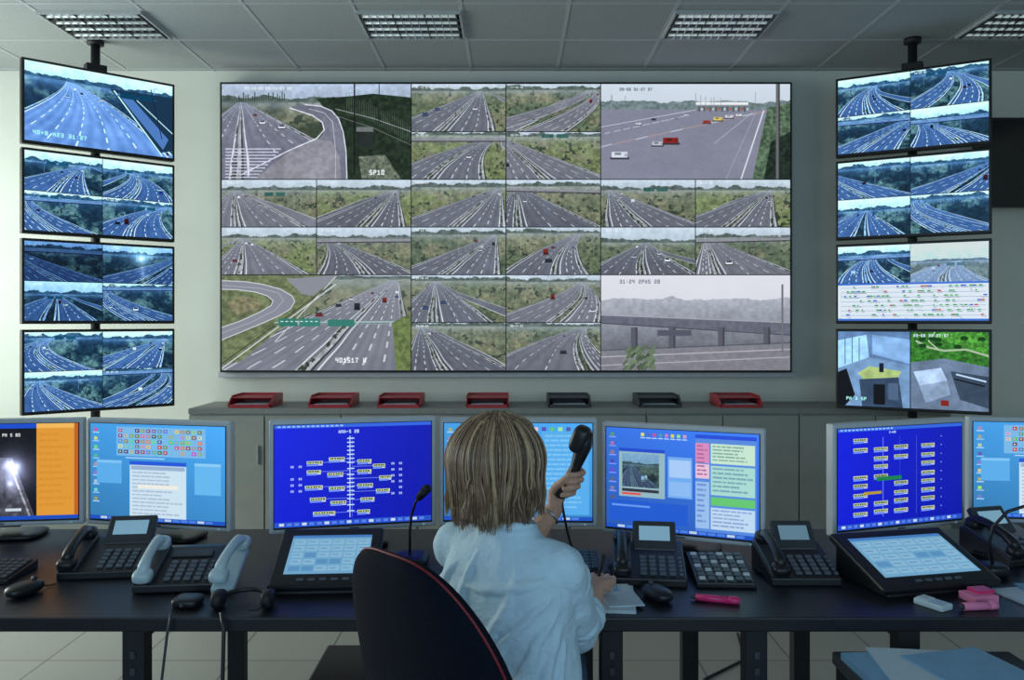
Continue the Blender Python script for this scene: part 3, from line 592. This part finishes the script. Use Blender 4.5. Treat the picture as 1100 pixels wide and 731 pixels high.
def monitor(pL,pR,z0,z1,img,es=1.0):
    pL=Vector(pL);pR=Vector(pR); c=(pL+pR)/2; d=pR-pL; w=d.length-.006; a=math.atan2(d.y,d.x); h=z1-z0; zc=(z0+z1)/2-DZ
    b=B(); b.box((0,.012,zc),(w,.035,h),m_silver,bev=.006)
    b.box((0,-.0045,zc),(w-.026,.004,h-.028),m_blackm)
    b.screen(-w/2+.016,w/2-.016,zc-h/2+.020,zc+h/2-.016,-.0070,screenmat('desk_screen',img,es))
    b.rbox((0,.045,zc),(w*.75,.06,h*.75),m_silver,n=5); b.box((.0,-.0065,zc-h/2+.008),(.03,.001,.005),m_key)
    b.box((0,.075,zc/2+.02),(.07,.025,zc-.02),m_dark,bev=.005); b.rbox((0,.065,.009),(.22,.15,.018),m_black,n=5)
    b.box((w/2-.04,-.0065,zc-h/2+.008),(.006,.001,.003),m_lcd)
    b.finish('computer_monitor',(c.x,c.y,DZ),a)
monitor((-1.93,2.70),(-1.411,2.769),.79,1.14,ui_tunnel())
monitor((-1.405,2.769),(-.888,2.655),.79,1.14,ui_desktop(0))
monitor((-.753,2.586),(-.243,2.703),.80,1.153,ui_schem(0))
monitor((-.237,2.700),(.276,2.685),.80,1.148,ui_desktop(1))
monitor((.286,2.685),(.754,2.486),.785,1.138,ui_desktop(2))
monitor((.994,2.609),(1.509,2.795),.785,1.138,ui_schem(1))
monitor((1.530,2.82),(2.04,2.75),.785,1.138,ui_desktop(3))
# ------------------------------------------------------------------ phones etc.
def handset(b,M,m,L=.19):
    b.tube([(0,-L*.42,.0),(0,-L*.34,.014),(0,-L*.2,.021),(0,0,.023),(0,L*.2,.021),(0,L*.34,.014),(0,L*.42,0)],[.017,.016,.0135,.013,.0135,.016,.017],m,12,M)
    for s in (-1,1): b.rbox((0,s*L*.43,-.004),(.050,.048,.032),m,n=3,M=M)
def coil(b,p0,p1,m,turns=22,r=.006,sag=.02,M=I4):
    p0=Vector(p0);p1=Vector(p1); pts=[]; n=turns*7
    for i in range(n+1):
        t=i/n; p=p0.lerp(p1,t); p.z-=sag*4*t*(1-t); a=2*pi*turns*t
        dd=(p1-p0).normalized(); o=dd.orthogonal().normalized(); q=dd.cross(o); pts.append(p+(o*math.cos(a)+q*math.sin(a))*r)
    b.tube(pts,.0016,m,5,M)
def phone(name,loc,rz,w=.20,d=.20,disp=True,hm=None,two=False,lcd=None,kx=0.02):
    hm=hm or m_black; b=B(); h0,h1=.022,.075
    b.prism([(-d/2,0),(d/2,0),(d/2,h1),(d/2-.02,h1),(-d/2,h0)],-w/2,w/2,m_black,bev=.004)
    ang=math.atan((h1-h0)/(d-.02)); S=T(0,-d/2,h0)@RX(ang)
    for r in range(5):
        for c in range(4): b.box((kx-.036+c*.026,.022+r*.020,.003),(.018,.012,.007),m_key,bev=.002,M=S)
    for r in range(5): b.box((kx+.066,.022+r*.020,.002),(.010,.010,.006),m_key,bev=.001,M=S)
    if disp:
        D=T(kx,d/2-.045,h1-.006)@RX(math.radians(48))
        b.box((0,.03,0),(w*.62,.095,.020),m_dark,bev=.005,M=D); 
        b.screen(-w*.22,w*.22,-.020,.026,0,lcd or m_lcd,M=D@T(0,.033,.0112)@RX(-pi/2))
    else:
        b.box((kx,.145,.003),(.11,.030,.006),m_dark,bev=.002,M=S)
    b.box((-w/2+.026,.10,.004),(.050,.19,.012),m_dark,bev=.004,M=S); handset(b,S@T(-w/2+.026,.095,.024),hm)
    if two: b.box((w/2+.03,.06,.0),(.06,.20,.022),hm,bev=.006,M=S); handset(b,S@T(w/2+.03,.07,.034)@RZ(-.15),hm)
    coil(b,(-w/2+.02,-d/2+.012,.016),(-w/2-.008,d/2-.06,.010),m_black,sag=0.0,turns=16)
    b.finish(name,loc,rz)
phone('desk_phone',(-1.165,2.43,DZ),.12,w=.22,kx=.035)
phone('operator_phone',(-.905,2.31,DZ+.002),.10,w=.21,disp=False,hm=m_cream,two=True,kx=.015)
phone('desk_phone',(.385,2.365,DZ),-.12,w=.20,kx=.02)
phone('desk_phone',(.80,2.37,DZ),.0,w=.19,lcd=m_lcd2,kx=.02)
phone('desk_phone',(1.525,2.56,DZ),.25,w=.20,kx=.0)
b=B(); b.prism([(-.08,0),(.10,0),(.10,.05),(-.08,.016)],-.08,.08,m_black,bev=.004); S=T(0,-.08,.016)@RX(math.atan(.034/.18))
for r in range(7):
    for c in range(6): b.box((-.062+c*.0248,.02+r*.024,.003),(.018,.014,.006),m_key if (r+c)%3 else m_silver,bev=.002,M=S)
b.finish('phone_key_module',(.580,2.33,DZ),-.04)
def touch(loc,rz,w,d,img,ang=26):
    b=B(); a=math.radians(ang); zb=.02+d*math.tan(a)
    b.prism([(-d/2,0),(d/2,0),(d/2,zb-.012),(-d/2,.010)],-w/2+.02,w/2-.02,m_blackm,bev=.004)
    L=d/math.cos(a); S=T(0,-d/2,.016)@RX(a)
    b.box((0,L/2,.004),(w,L+.01,.022),m_black,bev=.007,M=S)
    b.screen(-w/2+.035,w/2-.03,.040,L-.03,0,screenmat('touch_screen',img,.72),M=S@T(0,0,.0160)@RX(-pi/2))
    for k in range(5): b.box((-.06+k*.03,.018,.016),(.018,.008,.004),m_key,M=S)
    b.finish('touch_console',loc,rz)
touch((-.505,2.305,DZ),.06,.285,.21,ui_touch(1),24)
touch((1.105,2.315,DZ),.22,.36,.23,ui_touch(2),20)
def keyboard(loc,rz):
    b=B(); b.prism([(-.08,0),(.08,0),(.08,.028),(-.08,.012)],-.22,.22,m_black,bev=.003); S=T(0,-.08,.012)@RX(.1)
    for r in range(6):
        for c in range(20): b.box((-.203+c*.0214,.018+r*.0235,.003),(.018,.018,.008),m_dark,bev=.002,M=S)
    b.finish('keyboard',loc,rz)
keyboard((.035,2.46,DZ),-.03); keyboard((-1.60,2.36,DZ),.02)
def mouse(loc,rz):
    b=B(); b.rbox((0,0,.017),(.06,.105,.034),m_black,n=2.6,fn=lambda p:Vector((p.x,p.y,p.z if p.z>0 else p.z*.98))); b.cyl((-.004,.03,.034),(.004,.03,.034),.007,.007,m_dark,12)
    b.tube([(0,.05,.01),(.005,.07,.004),(.01,.09,.003)],.002,m_black); b.finish('computer_mouse',loc,rz)
mouse((-1.28,2.20,DZ),-.3); mouse((.375,2.165,DZ),.4)
b=B(); b.rbox((0,0,.018),(.11,.13,.036),m_black,n=4); pts=[(0,0,.03),(0,.0,.10),(.005,0,.15),(.018,-.01,.19),(.035,-.02,.212)]
b.tube(pts,.004,m_black,8); b.caps((.030,-.018,.206),(.052,-.030,.232),.011,.014,m_blackm); b.finish('gooseneck_microphone',(-.30,2.46,DZ))
b=B(); b.rbox((0,0,.018),(.07,.08,.036),m_black,n=4); b.tube([(0,0,.03),(-.01,0,.09),(-.005,-.01,.14),(.03,-.02,.185),(.08,-.03,.205),(.12,-.035,.20)],.0045,m_black,8); b.caps((.12,-.035,.20),(.145,-.04,.19),.011,.013,m_blackm); b.finish('gooseneck_microphone',(1.36,2.37,DZ))
b=B()
b.tube([(.062*math.cos(pi*k/12),.0,.062*math.sin(pi*k/12)) for k in range(13)],.006,m_black,8,M=T(0,0,.018)@RX(-pi/2*.92))
for s in (-1,1): b.rbox((s*.062,0,.022),(.032,.060,.042),m_blackm,n=3)
b.tube([(.062,-.028,.015),(.05,-.045,.010),(.03,-.05,.012)],.003,m_black)
b.finish('headset',(-.675,2.105,DZ),0)
b=B(); b.tube([(0,0,.758),(.01,-.012,.72),(.005,-.014,.5),(.012,-.012,.25),(.02,-.01,.005)],.005,m_black,8); b.finish('headset_cable',(-.70,2.018,0))
b=B(); b.rbox((0,.0,.012),(.07,.07,.024),m_black,n=4); b.cyl((0,-.03,.012),(0,-.045,.012),.005,.004,m_dark,10); b.finish('cable_hub',(-.82,2.12,DZ))
b=B(); b.tube([(0,0,.755),(-.005,-.010,.72),(-.03,-.014,.50),(-.01,-.012,.28),(.03,-.012,.10),(.02,-.01,.004)],.0035,m_dark,8); b.finish('hub_cable',(-.82,2.018,0))
b=B(); b.box((0,0,.004),(.10,.20,.008),m_paper,R=RZ(-.1)); b.box((.012,.01,.0095),(.09,.17,.003),m_paper,R=RZ(.12)); b.box((-.01,.06,.0120),(.05,.05,.002),m_pblue); b.finish('notepad',(.265,2.16,DZ))
def pen(name,loc,rz,m,L=.13,r=.007):
    b=B(); b.cyl((-L/2,0,r),(L*.25,0,r),r,r,m,14); b.cyl((L*.25,0,r),(L*.5,0,r),r*1.12,r*.9,m,14); b.cyl((-L/2-.012,0,r),(-L/2,0,r),r*.3,r*.8,m_dark,12); b.box((L*.36,0,r*2.1),(L*.22,.003,.002),m); b.finish(name,loc,rz)
pen('highlighter_pen',(.525,2.14,DZ),-.30,m_pink,.11,.009)
pen('highlighter_pen',(1.165,2.085,DZ),.1,m_pink2,.09,.010)
b=B(); b.box((0,0,.010),(.07,.06,.020),m_pink2,bev=.002); b.box((.015,.01,.024),(.05,.04,.008),m_pink,bev=.001); b.finish('sticky_note_pad',(1.20,2.155,DZ),.2)
b=B(); b.box((0,0,.008),(.045,.08,.016),m_cream,bev=.004); b.box((0,.02,.017),(.03,.03,.003),m_paper); b.finish('pocket_notebook',(1.06,2.110,DZ),.5)
b=B(); b.box((0,0,.003),(.26,.19,.006),m_paper,R=RZ(.2)); b.box((.03,.02,.008),(.20,.15,.003),m_pblue,R=RZ(-.1)); b.box((.05,-.02,.011),(.15,.12,.003),m_paper,R=RZ(.35)); b.finish('paper_sheets',(1.42,2.165,DZ))
b=B(); b.box((.965,1.73,.665),(.42,.50,.03),m_dark,bev=.005)
for sx in (-.19,.19):
    for sy in (-.22,.22): b.box((.965+sx,1.73+sy,.325),(.03,.03,.65),m_blackm)
b.box((.965,1.73,.20),(.38,.46,.02),m_dark); b.finish('side_table')
b=B(); b.box((-.05,0.03,.008),(.25,.33,.016),m_pblue,R=RZ(.05)); b.box((-.03,.05,.018),(.21,.30,.004),m_paper,R=RZ(-.12)); b.box((.07,.04,.0225),(.20,.28,.004),m_pblue,R=RZ(.25)); b.finish('document_folders',(.94,1.74,.68))
b=B(); b.tube([(.75,3.0,.005),(.82,3.2,.005),(.78,3.4,.005),(1.0,3.6,.005),(1.05,3.9,.005)],.005,m_blackm); b.finish('power_cable')
# ------------------------------------------------------------------ office chair
ch=bpy.data.objects.new('office_chair',None); scene.collection.objects.link(ch)
th=math.radians(47)
CM=T(-.165,1.54,.745)@RZ(-th)
def bend2(p):
    t=p.z/.30; wsc=1.0-.24*max(0,t)**1.7-.08*max(0,-t)**2; x=p.x*wsc
    return Vector((x,p.y+.9*x*x+.26*(-p.z)*.9,p.z))
b=B(); b.rbox((0,0,0),(.46,.075,.60),m_fabric,n=3.2,M=CM,fn=bend2,cuts=18)
pts=[]
for k in range(97):
    a=2*pi*k/96; n=3.2; c,s=math.cos(a),math.sin(a); q=(abs(c)**n+abs(s)**n)**(1/n); pts.append(bend2(Vector((c/q*.2305,-.004,s/q*.3005))))
b.tube(pts,.0026,m_pipe,8,M=CM)
b.box((0,0,-.33),(.07,.03,.18),m_blackm,bev=.008,M=CM,R=RX(.25))
b.finish('backrest',parent=ch)
SM=T(.0,1.79,0)@RZ(-math.radians(25))
b=B(); b.rbox((0,0,.425),(.50,.48,.09),m_fabric,n=4,M=SM); b.box((0,-.02,.37),(.22,.30,.03),m_blackm,M=SM)
b.cyl((0,0,.12),(0,0,.37),.028,.028,m_blackm,M=SM); b.cyl((0,0,.08),(0,0,.14),.05,.04,m_blackm,M=SM)
p1=CM@Vector((0,.0,-.38)); q1=SM@Vector((0,-.15,.365)); b.tube([q1,(q1+Vector((p1.x,p1.y,.345)))/2+Vector((-.02,-.02,-.01)),Vector((p1.x-.0,p1.y,.37)),p1+Vector((0,0,.1))],.02,m_blackm,10)
for k in range(5):
    a=2*pi*k/5+.3; e=Vector((math.cos(a)*.29,math.sin(a)*.29,.075)); b.tube([(0,0,.10),(e.x*.5,e.y*.5,.095),e],[.028,.022,.016],m_blackm,10,M=SM)
    b.cyl((e.x-.012,e.y,.028),(e.x+.012,e.y,.028),.028,.028,m_black,16,M=SM); b.cyl((e.x,e.y,.03),(e.x,e.y,.08),.008,.008,m_blackm,8,M=SM)
for s in (-1,1):
    b.tube([(s*.20,-.02,.385),(s*.275,-.02,.40),(s*.285,-.02,.50),(s*.285,-.0,.645)],.014,m_blackm,10,M=SM); b.rbox((s*.285,.0,.66),(.065,.26,.035),m_black,n=3.5,M=SM)
b.finish('seat_and_base',parent=ch)
# ------------------------------------------------------------------ woman
wo=bpy.data.objects.new('seated_woman',None); scene.collection.objects.link(wo)
fa=math.radians(35)
TM=RZ(-fa)
RS,LS=Vector((.100,1.775,.935)),Vector((-.130,1.935,.940))
RE,RW=Vector((.150,1.905,.755)),Vector((.208,2.08,.787))
LE,LW=Vector((-.02,2.10,.825)),Vector((.110,2.195,.965))
HD=Vector((-.026,1.865,1.145))
ha=math.radians(38)
HM=Matrix.Translation(HD)@RZ(-ha)
SMt=T(-.008,1.835,0)@TM
b=B()
m=m_skin
b.ell((0,-.008,.022),(.073,.092,.092),m,HM,seg=32); b.ell((0,.022,-.030),(.060,.066,.080),m,HM,seg=24)
b.ell((0,.055,-.082),(.030,.030,.024),m,HM); b.ell((0,.040,-.070),(.045,.04,.032),m,HM)
b.caps((0,.088,.012),(0,.104,-.022),.007,.012,m,HM); b.ell((.010,.096,-.026),(.008,.008,.007),m,HM); b.ell((-.010,.096,-.026),(.008,.008,.007),m,HM)
b.ell((0,.086,-.052),(.024,.010,.006),m,HM); b.ell((0,.084,-.060),(.020,.010,.007),m,HM); b.ell((0,.078,.030),(.050,.014,.010),m,HM)
for s in (-1,1):
    b.ell((s*.074,-.004,-.008),(.009,.018,.030),m,HM,R=RX(.15)); b.ell((s*.042,.062,-.028),(.024,.022,.024),m,HM)
b.caps((-.030,1.850,1.09),(-.022,1.845,.985),.050,.050,m)
b.caps(RS,RE,.038,.034,m); b.chain([RE,RE.lerp(RW,.35),RW],[.034,.033,.023],m)
b.caps(LS,LE,.038,.034,m); b.chain([LE,LE.lerp(LW,.35),LW],[.034,.033,.023],m)
b.loft([(0,0,.84,.10,.07),(0,0,.92,.12,.065),(0,0,.96,.08,.055),(0,0,.99,.045,.045)],m,M=SMt)
HA=Vector((.132,2.19,1.002)); HB=Vector((.190,2.165,1.168)); ax=(HB-HA).normalized()
A0=HA+ax*.030
def fx(i,dx,dy,dz=0): return A0+ax*i+Vector((dx,dy,dz))
offs=[.040,.020,.001,-.017]; lens=[1.0,1.08,1.0,.82]
for i,(o,l) in enumerate(zip(offs,lens)):
    k=fx(o,.004,.034); p=[k,fx(o,.026*l,.022),fx(o-.002,.031*l,-.004),fx(o-.004,.014*l,-.024),fx(o-.005,-.006*l,-.026)]
    b.chain(p,[.0095,.0085,.0080,.0075,.0068],m,seg=10)
    b.chain([LW,LW.lerp(k,.5)+Vector((0,.004,0)),k],[.017,.015,.0105],m,seg=10)
b.chain([LW+Vector((-.004,-.004,.004)),fx(-.022,-.026,.010),fx(.0,-.028,-.010),fx(.022,-.014,-.024),fx(.036,-.004,-.026)],[.016,.014,.0105,.009,.0078],m,seg=10)
fd=(RW-RE); fd.z=0; fd.normalize(); rt=Vector((fd.y,-fd.x,0))
def hp(f,r,z): return RW+fd*f+rt*r+Vector((0,0,z-RW.z))
fing=[(-.028,.078,1.0),(-.009,.083,1.08),(.010,.080,1.0),(.027,.073,.82)]
for r,f,l in fing:
    k=hp(f,r,.792); b.chain([RW,RW.lerp(k,.5)+Vector((0,0,.004)),k],[.019,.016,.0105],m,seg=10)
    b.chain([k,hp(f+.028*l,r-.003,.794),hp(f+.044*l,r-.008,.777),hp(f+.044*l-.004,r-.012,.7605)],[.0100,.0088,.0080,.0068],m,seg=10)
b.chain([RW+rt*-.006,hp(.03,-.034,.780),hp(.060,-.046,.775),hp(.088,-.040,.766)],[.017,.014,.0100,.0080],m,seg=10)
o=b.finish('body',parent=wo)
r=o.modifiers.new('r','REMESH'); r.mode='VOXEL'; r.voxel_size=.0028; r.use_smooth_shade=True
s=o.modifiers.new('s','SMOOTH'); s.factor=.5; s.iterations=4
me=mat('eye_white',(.8,.8,.78),.2,noise=.02); mi_=mat('iris_brown',(.10,.05,.03),.2,noise=.1); ml=mat('lips',(.50,.16,.15),.4,noise=.05); mb=mat('eyebrow',(.10,.06,.04),.8,noise=.1)
b=B()
for s_ in (-1,1):
    b.ell((s_*.030,.076,.008),(.013,.010,.009),me,HM,seg=16); b.ell((s_*.030,.0845,.008),(.0055,.0025,.0055),mi_,HM,seg=12); b.tube([(s_*.014,.090,.027),(s_*.030,.090,.032),(s_*.048,.078,.026)],.0028,mb,6,M=HM)
b.ell((0,.093,-.053),(.022,.006,.004),ml,HM,seg=12); b.ell((0,.091,-.061),(.018,.007,.005),ml,HM,seg=12); b.finish('face_features',parent=wo)
# shirt: torso + sleeves + collar + cuffs + drape ridges fused into one surface
b=B(); m=m_shirt
TR=[(.03,-.01,.50,.165,.13),(.025,-.01,.58,.170,.135),(.02,-.01,.66,.158,.128),(.012,-.01,.74,.154,.122),(.0,-.008,.82,.158,.118),(-.0,-.005,.88,.160,.110),(0,-.004,.925,.152,.096),(0,-.004,.958,.128,.080),(0,-.002,.982,.096,.066),(0,.0,1.002,.070,.060),(0,.002,1.020,.060,.056)]
b.loft(TR,m,M=SMt)
def surf(a,z,off=0):
    for i in range(len(TR)-1):
        if TR[i][2]<=z<=TR[i+1][2]:
            t=(z-TR[i][2])/(TR[i+1][2]-TR[i][2]); q=[TR[i][k]*(1-t)+TR[i+1][k]*t for k in range(5)]; break
    else: q=TR[-1]
    n=2.3; c,sn=math.cos(a),math.sin(a)
    return SMt@Vector((q[0]+(q[3]+off)*math.copysign(abs(c)**(2/n),c),q[1]+(q[4]+off)*math.copysign(abs(sn)**(2/n),sn),z))
b.ell((.07,.075,.86),(.07,.055,.06),m,SMt); b.ell((-.07,.075,.86),(.07,.055,.06),m,SMt)
NB=SMt@Vector((0,-.005,.962))
b.chain([NB,RS],[.052,.055],m,seg=24); b.chain([NB,LS],[.052,.053],m,seg=24)
b.chain([RS,RS.lerp(RE,.5)+Vector((.002,-.006,-.004)),RE,RE.lerp(RW,.25)],[.056,.055,.048,.043],m,seg=24)
b.chain([LS,LS.lerp(LE,.5),LE,LE.lerp(LW,.25)],[.054,.052,.046,.040],m,seg=24)
D=math.radians
ridges=[ # (angle deg, z); back of the torso is -90
 [(-20,.90),(-45,.86),(-70,.80),(-88,.72),(-95,.60)],[(-15,.87),(-40,.80),(-58,.72),(-66,.60)],[(-12,.83),(-30,.74),(-42,.62)],
 [(-30,.93),(-55,.915),(-85,.90),(-110,.905)],[(-160,.90),(-135,.86),(-118,.78),(-112,.66)],[(-165,.86),(-148,.78),(-138,.66),(-135,.56)],
 [(-100,.97),(-103,.88),(-99,.78),(-104,.66)],[(-60,.95),(-66,.88),(-80,.80),(-84,.70)],[(-5,.80),(-18,.70),(-26,.58)],[(-170,.80),(-160,.70),(-158,.58)],
 [(-40,.70),(-60,.665),(-85,.655),(-110,.67)],[(-50,.62),(-80,.595),(-120,.61)],[(-120,.94),(-128,.90),(-140,.87)]]
for rd in ridges:
    P=[]
    for i in range(len(rd)-1):
        for k in range(6):
            t=k/6; t2=t*t*(3-2*t)*.5+t*.5; P.append(surf(D(rd[i][0]*(1-t2)+rd[i+1][0]*t2),rd[i][1]*(1-t)+rd[i+1][1]*t,-.001))
    P.append(surf(D(rd[-1][0]),rd[-1][1],-.004)); nP=len(P)
    b.tube(P,[.003+.0100*math.sin(pi*(k+.5)/nP) for k in range(nP)],m,8)
def armring(A,C,t,r,tilt,a0,a1,rad):
    c=A.lerp(C,t); d=(C-A).normalized(); u=d.orthogonal().normalized(); v=d.cross(u); n=14; P=[]
    for k in range(n+1):
        a=a0+(a1-a0)*k/n; P.append(c+(u*math.cos(a)+v*math.sin(a))*r+d*tilt*math.sin(a*.9+t*5))
    b.tube(P,[.002+rad*math.sin(pi*(k+.5)/(n+1)) for k in range(n+1)],m,8)
for A,C,r0,r1 in ((RS,RE,.054,.048),(LS,LE,.053,.046)):
    for t,a0,ti in ((.12,.3,.020),(.30,2.2,.026),(.46,4.0,.022),(.62,1.0,.018),(.76,3.0,.014),(.90,5.0,.012),(.97,.6,.012)):
        armring(A,C,t,r0+(r1-r0)*t-.001,ti,a0,a0+3.4,.0085)
for A,C,ts in ((RE,RW,(.12,.26)),(LE,LW,(.10,.24))):
    for t in ts: armring(A,C,t,.043,.010,t*20,t*20+4.2,.006)
ring=[SMt@Vector((.063*math.cos(a),.058*math.sin(a)-.002,1.018-.008*math.sin(a))) for a in [2*pi*k/36 for k in range(37)]]
b.tube(ring,.0085,m,10)
def cuff(E,Wr,t,r):
    c=E.lerp(Wr,t); d=(Wr-E).normalized(); u=d.orthogonal().normalized(); v=d.cross(u)
    for q in (-.012,.0,.010): b.tube([c+d*q+(u*math.cos(a)+v*math.sin(a))*r for a in [2*pi*k/28 for k in range(29)]],.0075,m,8)
cuff(RE,RW,.40,.039); cuff(LE,LW,.38,.038)
o=b.finish('shirt',parent=wo)
r=o.modifiers.new('r','REMESH'); r.mode='VOXEL'; r.voxel_size=.0036; r.use_smooth_shade=True
s=o.modifiers.new('s','SMOOTH'); s.factor=.5; s.iterations=6
def disp(o,nm,size,st):
    t=bpy.data.textures.new(nm,'CLOUDS'); t.noise_scale=size; t.noise_depth=1
    d=o.modifiers.new(nm,'DISPLACE'); d.texture=t; d.strength=st; d.mid_level=.5; d.texture_coords='GLOBAL'
disp(o,'folds',.07,.012); disp(o,'wrinkles',.022,.003)
b=B(); c=LE.lerp(LW,.90); d=(LW-LE).normalized(); u=d.orthogonal().normalized(); v=d.cross(u)
b.tube([c+(u*math.cos(a)+v*math.sin(a))*.0265 for a in [2*pi*k/20 for k in range(21)]],.0035,m_metal,8); b.finish('bracelet',parent=wo)
b=B(); m=m_jeans; la=math.radians(6); LM=T(.0,1.80,0)@RZ(-la)
b.loft([(0,0,.49,.17,.12),(0,0,.55,.18,.13),(0,0,.62,.165,.12)],m,M=LM)
for s_,kx in ((-1,-.075),(1,.085)):
    b.chain([(s_*.085,.02,.575),(kx,.42,.560)],[.088,.066],m,LM,20); b.chain([(kx,.42,.560),(kx,.47,.32),(kx,.44,.09)],[.064,.056,.042],m,LM,20)
o=b.finish('trousers',parent=wo); r=o.modifiers.new('r','REMESH'); r.mode='VOXEL'; r.voxel_size=.008; r.use_smooth_shade=True; s=o.modifiers.new('s','SMOOTH'); s.iterations=6
disp(o,'jf',.06,.012)
b=B()
for kx in (-.075,.085):
    b.rbox((kx,.50,.045),(.09,.25,.085),m_black,n=3,M=LM,fn=lambda p:Vector((p.x,p.y,p.z*(1-.35*max(0,p.y/.125)) if p.z>0 else p.z)))
b.finish('shoes',parent=wo)
b=B(); q=Vector((0,1,0)).rotation_difference(ax).to_matrix().to_4x4()
HM2=Matrix.Translation(HA.lerp(HB,.50))@q
best=min([k*pi/18 for k in range(36)],key=lambda t:-((q@RY(t))@Vector((0,0,1))).dot(Vector((.9,-.3,0))))
HM2=HM2@RY(best)
b.tube([(0,-.085,.0),(0,-.065,.004),(0,-.045,.006),(0,.0,.006),(0,.035,.006),(0,.060,.006),(0,.095,.0)],[.015,.0155,.0145,.0145,.019,.022,.018],m_black,14,M=HM2)
b.rbox((0,.070,-.008),(.054,.075,.046),m_black,n=3.2,M=HM2); b.rbox((0,-.078,-.006),(.042,.036,.034),m_black,n=3,M=HM2)
b.finish('phone_handset_held',parent=wo)
b=B(); p0=hp(.10,-.026,.7525); p1=p0+Vector((.02,-.05,.11)); b.cyl(p0,p1,.004,.0045,m_blackm,10); b.finish('pen_held',parent=wo)
b=B(); q0=HM2@Vector((0,-.09,-.004)); P=[q0,q0+Vector((.01,.01,-.06)),q0+Vector((.03,.04,-.14)),q0+Vector((.06,.06,-.19)),Vector((.235,2.28,.765)),Vector((.262,2.32,.765))]
def cat(P,n=10):
    out=[]
    for i in range(len(P)-1):
        a=P[max(i-1,0)];b_=P[i];c=P[i+1];d=P[min(i+2,len(P)-1)]
        for k in range(n):
            t=k/n; out.append(.5*((2*b_)+(c-a)*t+(2*a-5*b_+4*c-d)*t*t+(3*b_-a-3*c+d)*t**3))
    return out+[P[-1]]
b.tube(cat(P),.0035,m_black,8); b.finish('handset_cord',parent=wo)
# hair
hb=mat('hair_dark',(.095,.056,.033),.45,noise=.2,nscale=80); h2=mat('hair_brown',(.25,.155,.092),.42,noise=.2,nscale=80); h3=mat('hair_blonde',(.52,.37,.22),.40,noise=.15,nscale=80)
b=B(); 
def capfn(p):
    z=p.z; x,y=p.x,p.y
    if z<0: 
        k=1+.08*min(1,-z/.12); x*=k*.98; y*=k
    if y>.03 and z<.06: y=.03+(y-.03)*.3
    return Vector((x,y,z))
b.rbox((0,-.018,-.010),(.182,.192,.226),hb,n=2.3,M=HM,fn=capfn,cuts=10); b.finish('hair_base',parent=wo)
cu=bpy.data.curves.new('hair_strands','CURVE'); cu.dimensions='3D'; cu.bevel_depth=.00115; cu.bevel_resolution=1
for mm in (hb,h2,h3): cu.materials.append(mm)
rs=random.Random(5)
NL=40
locks=[(rs.uniform(-.010,.026),rs.uniform(-.009,.009),rs.uniform(-.034,.012),rs.uniform(0,6.28),rs.choices([0,1,2],[.24,.44,.32])[0]) for _ in range(NL*4)]
for i in range(9500):
    ph=rs.uniform(-pi,pi); li=int((ph+pi)/(2*pi)*NL)%NL; layer=rs.randrange(4); lk=locks[li+NL*layer]
    phc=-pi+(li+.5)*2*pi/NL
    front=abs(ph)<math.radians(62)
    jit=rs.uniform(-.004,.005); lay=(0,.003,.007,-.003)[layer]
    a,bb,c=.096+lay+jit,.108+lay+jit,.114+lay*.6+jit*.6
    t0=math.radians((5,16,34,58)[layer]+rs.uniform(-5,8)); pts=[]
    t1=math.radians(52 if front else 96); n=8
    if front and t0>math.radians(30): continue
    wv=.035*math.sin(lk[3])
    for k in range(n):
        t=t0+(t1-t0)*k/(n-1); f=k/(n-1); p_=ph+(phc-ph)*.30*f*f+(.5*math.copysign(1,ph)*f if front else 0)+wv*math.sin(f*pi)
        bulge=1+.035*math.sin(f*pi)
        pts.append(Vector((a*bulge*math.sin(p_)*math.sin(t),-.014+bb*bulge*math.cos(p_)*math.sin(t),-.002+c*math.cos(t))))
    if not front:
        back=abs(ph)>math.radians(120)
        L=(.104 if back else .096)+lk[2]+rs.uniform(-.012,.008); last=pts[-1].copy(); pe=ph+(phc-ph)*.30; dirx=Vector((math.sin(pe),math.cos(pe),0)); sd=Vector((dirx.y,-dirx.x,0))
        s0=math.sin(lk[3]); w1=rs.uniform(.7,1.3)
        for k in range(1,9):
            t=k/8; cl=(phc-ph)*.045*t
            q_=last+Vector((0,0,-L*t))+dirx*(-.022*t*t+lk[0]*t**3+.005*w1*(math.sin(t*5+lk[3])-s0)*t)+sd*(-cl+lk[1]*w1*(math.sin(t*4+lk[3])-s0))
            pts.append(q_)
    sp=cu.splines.new('POLY'); sp.points.add(len(pts)-1)
    for k,p in enumerate(pts):
        g=HM@p; sp.points[k].co=(*g,1); tt=k/(len(pts)-1); sp.points[k].radius=(.6+.6*math.sin(pi*min(1,tt*1.1+.1))) if tt<.93 else .25
    mi=lk[4] if rs.random()<.45 else rs.choices([0,1,2],[.28,.44,.28])[0]
    if layer==0 and rs.random()<.4: mi=max(0,mi-1)
    sp.material_index=mi
    sp.use_smooth=True
o=bpy.data.objects.new('hair_strands',cu); scene.collection.objects.link(o); o.parent=wo
# ------------------------------------------------------------------ camera
cam=bpy.data.cameras.new('camera'); cam.sensor_width=36; cam.lens=900/1100*36; cam.shift_y=-20.5/1100; cam.clip_start=.05
co=bpy.data.objects.new('camera',cam); scene.collection.objects.link(co); co.location=(0,0,1.46); co.rotation_euler=(pi/2,0,0); scene.camera=co
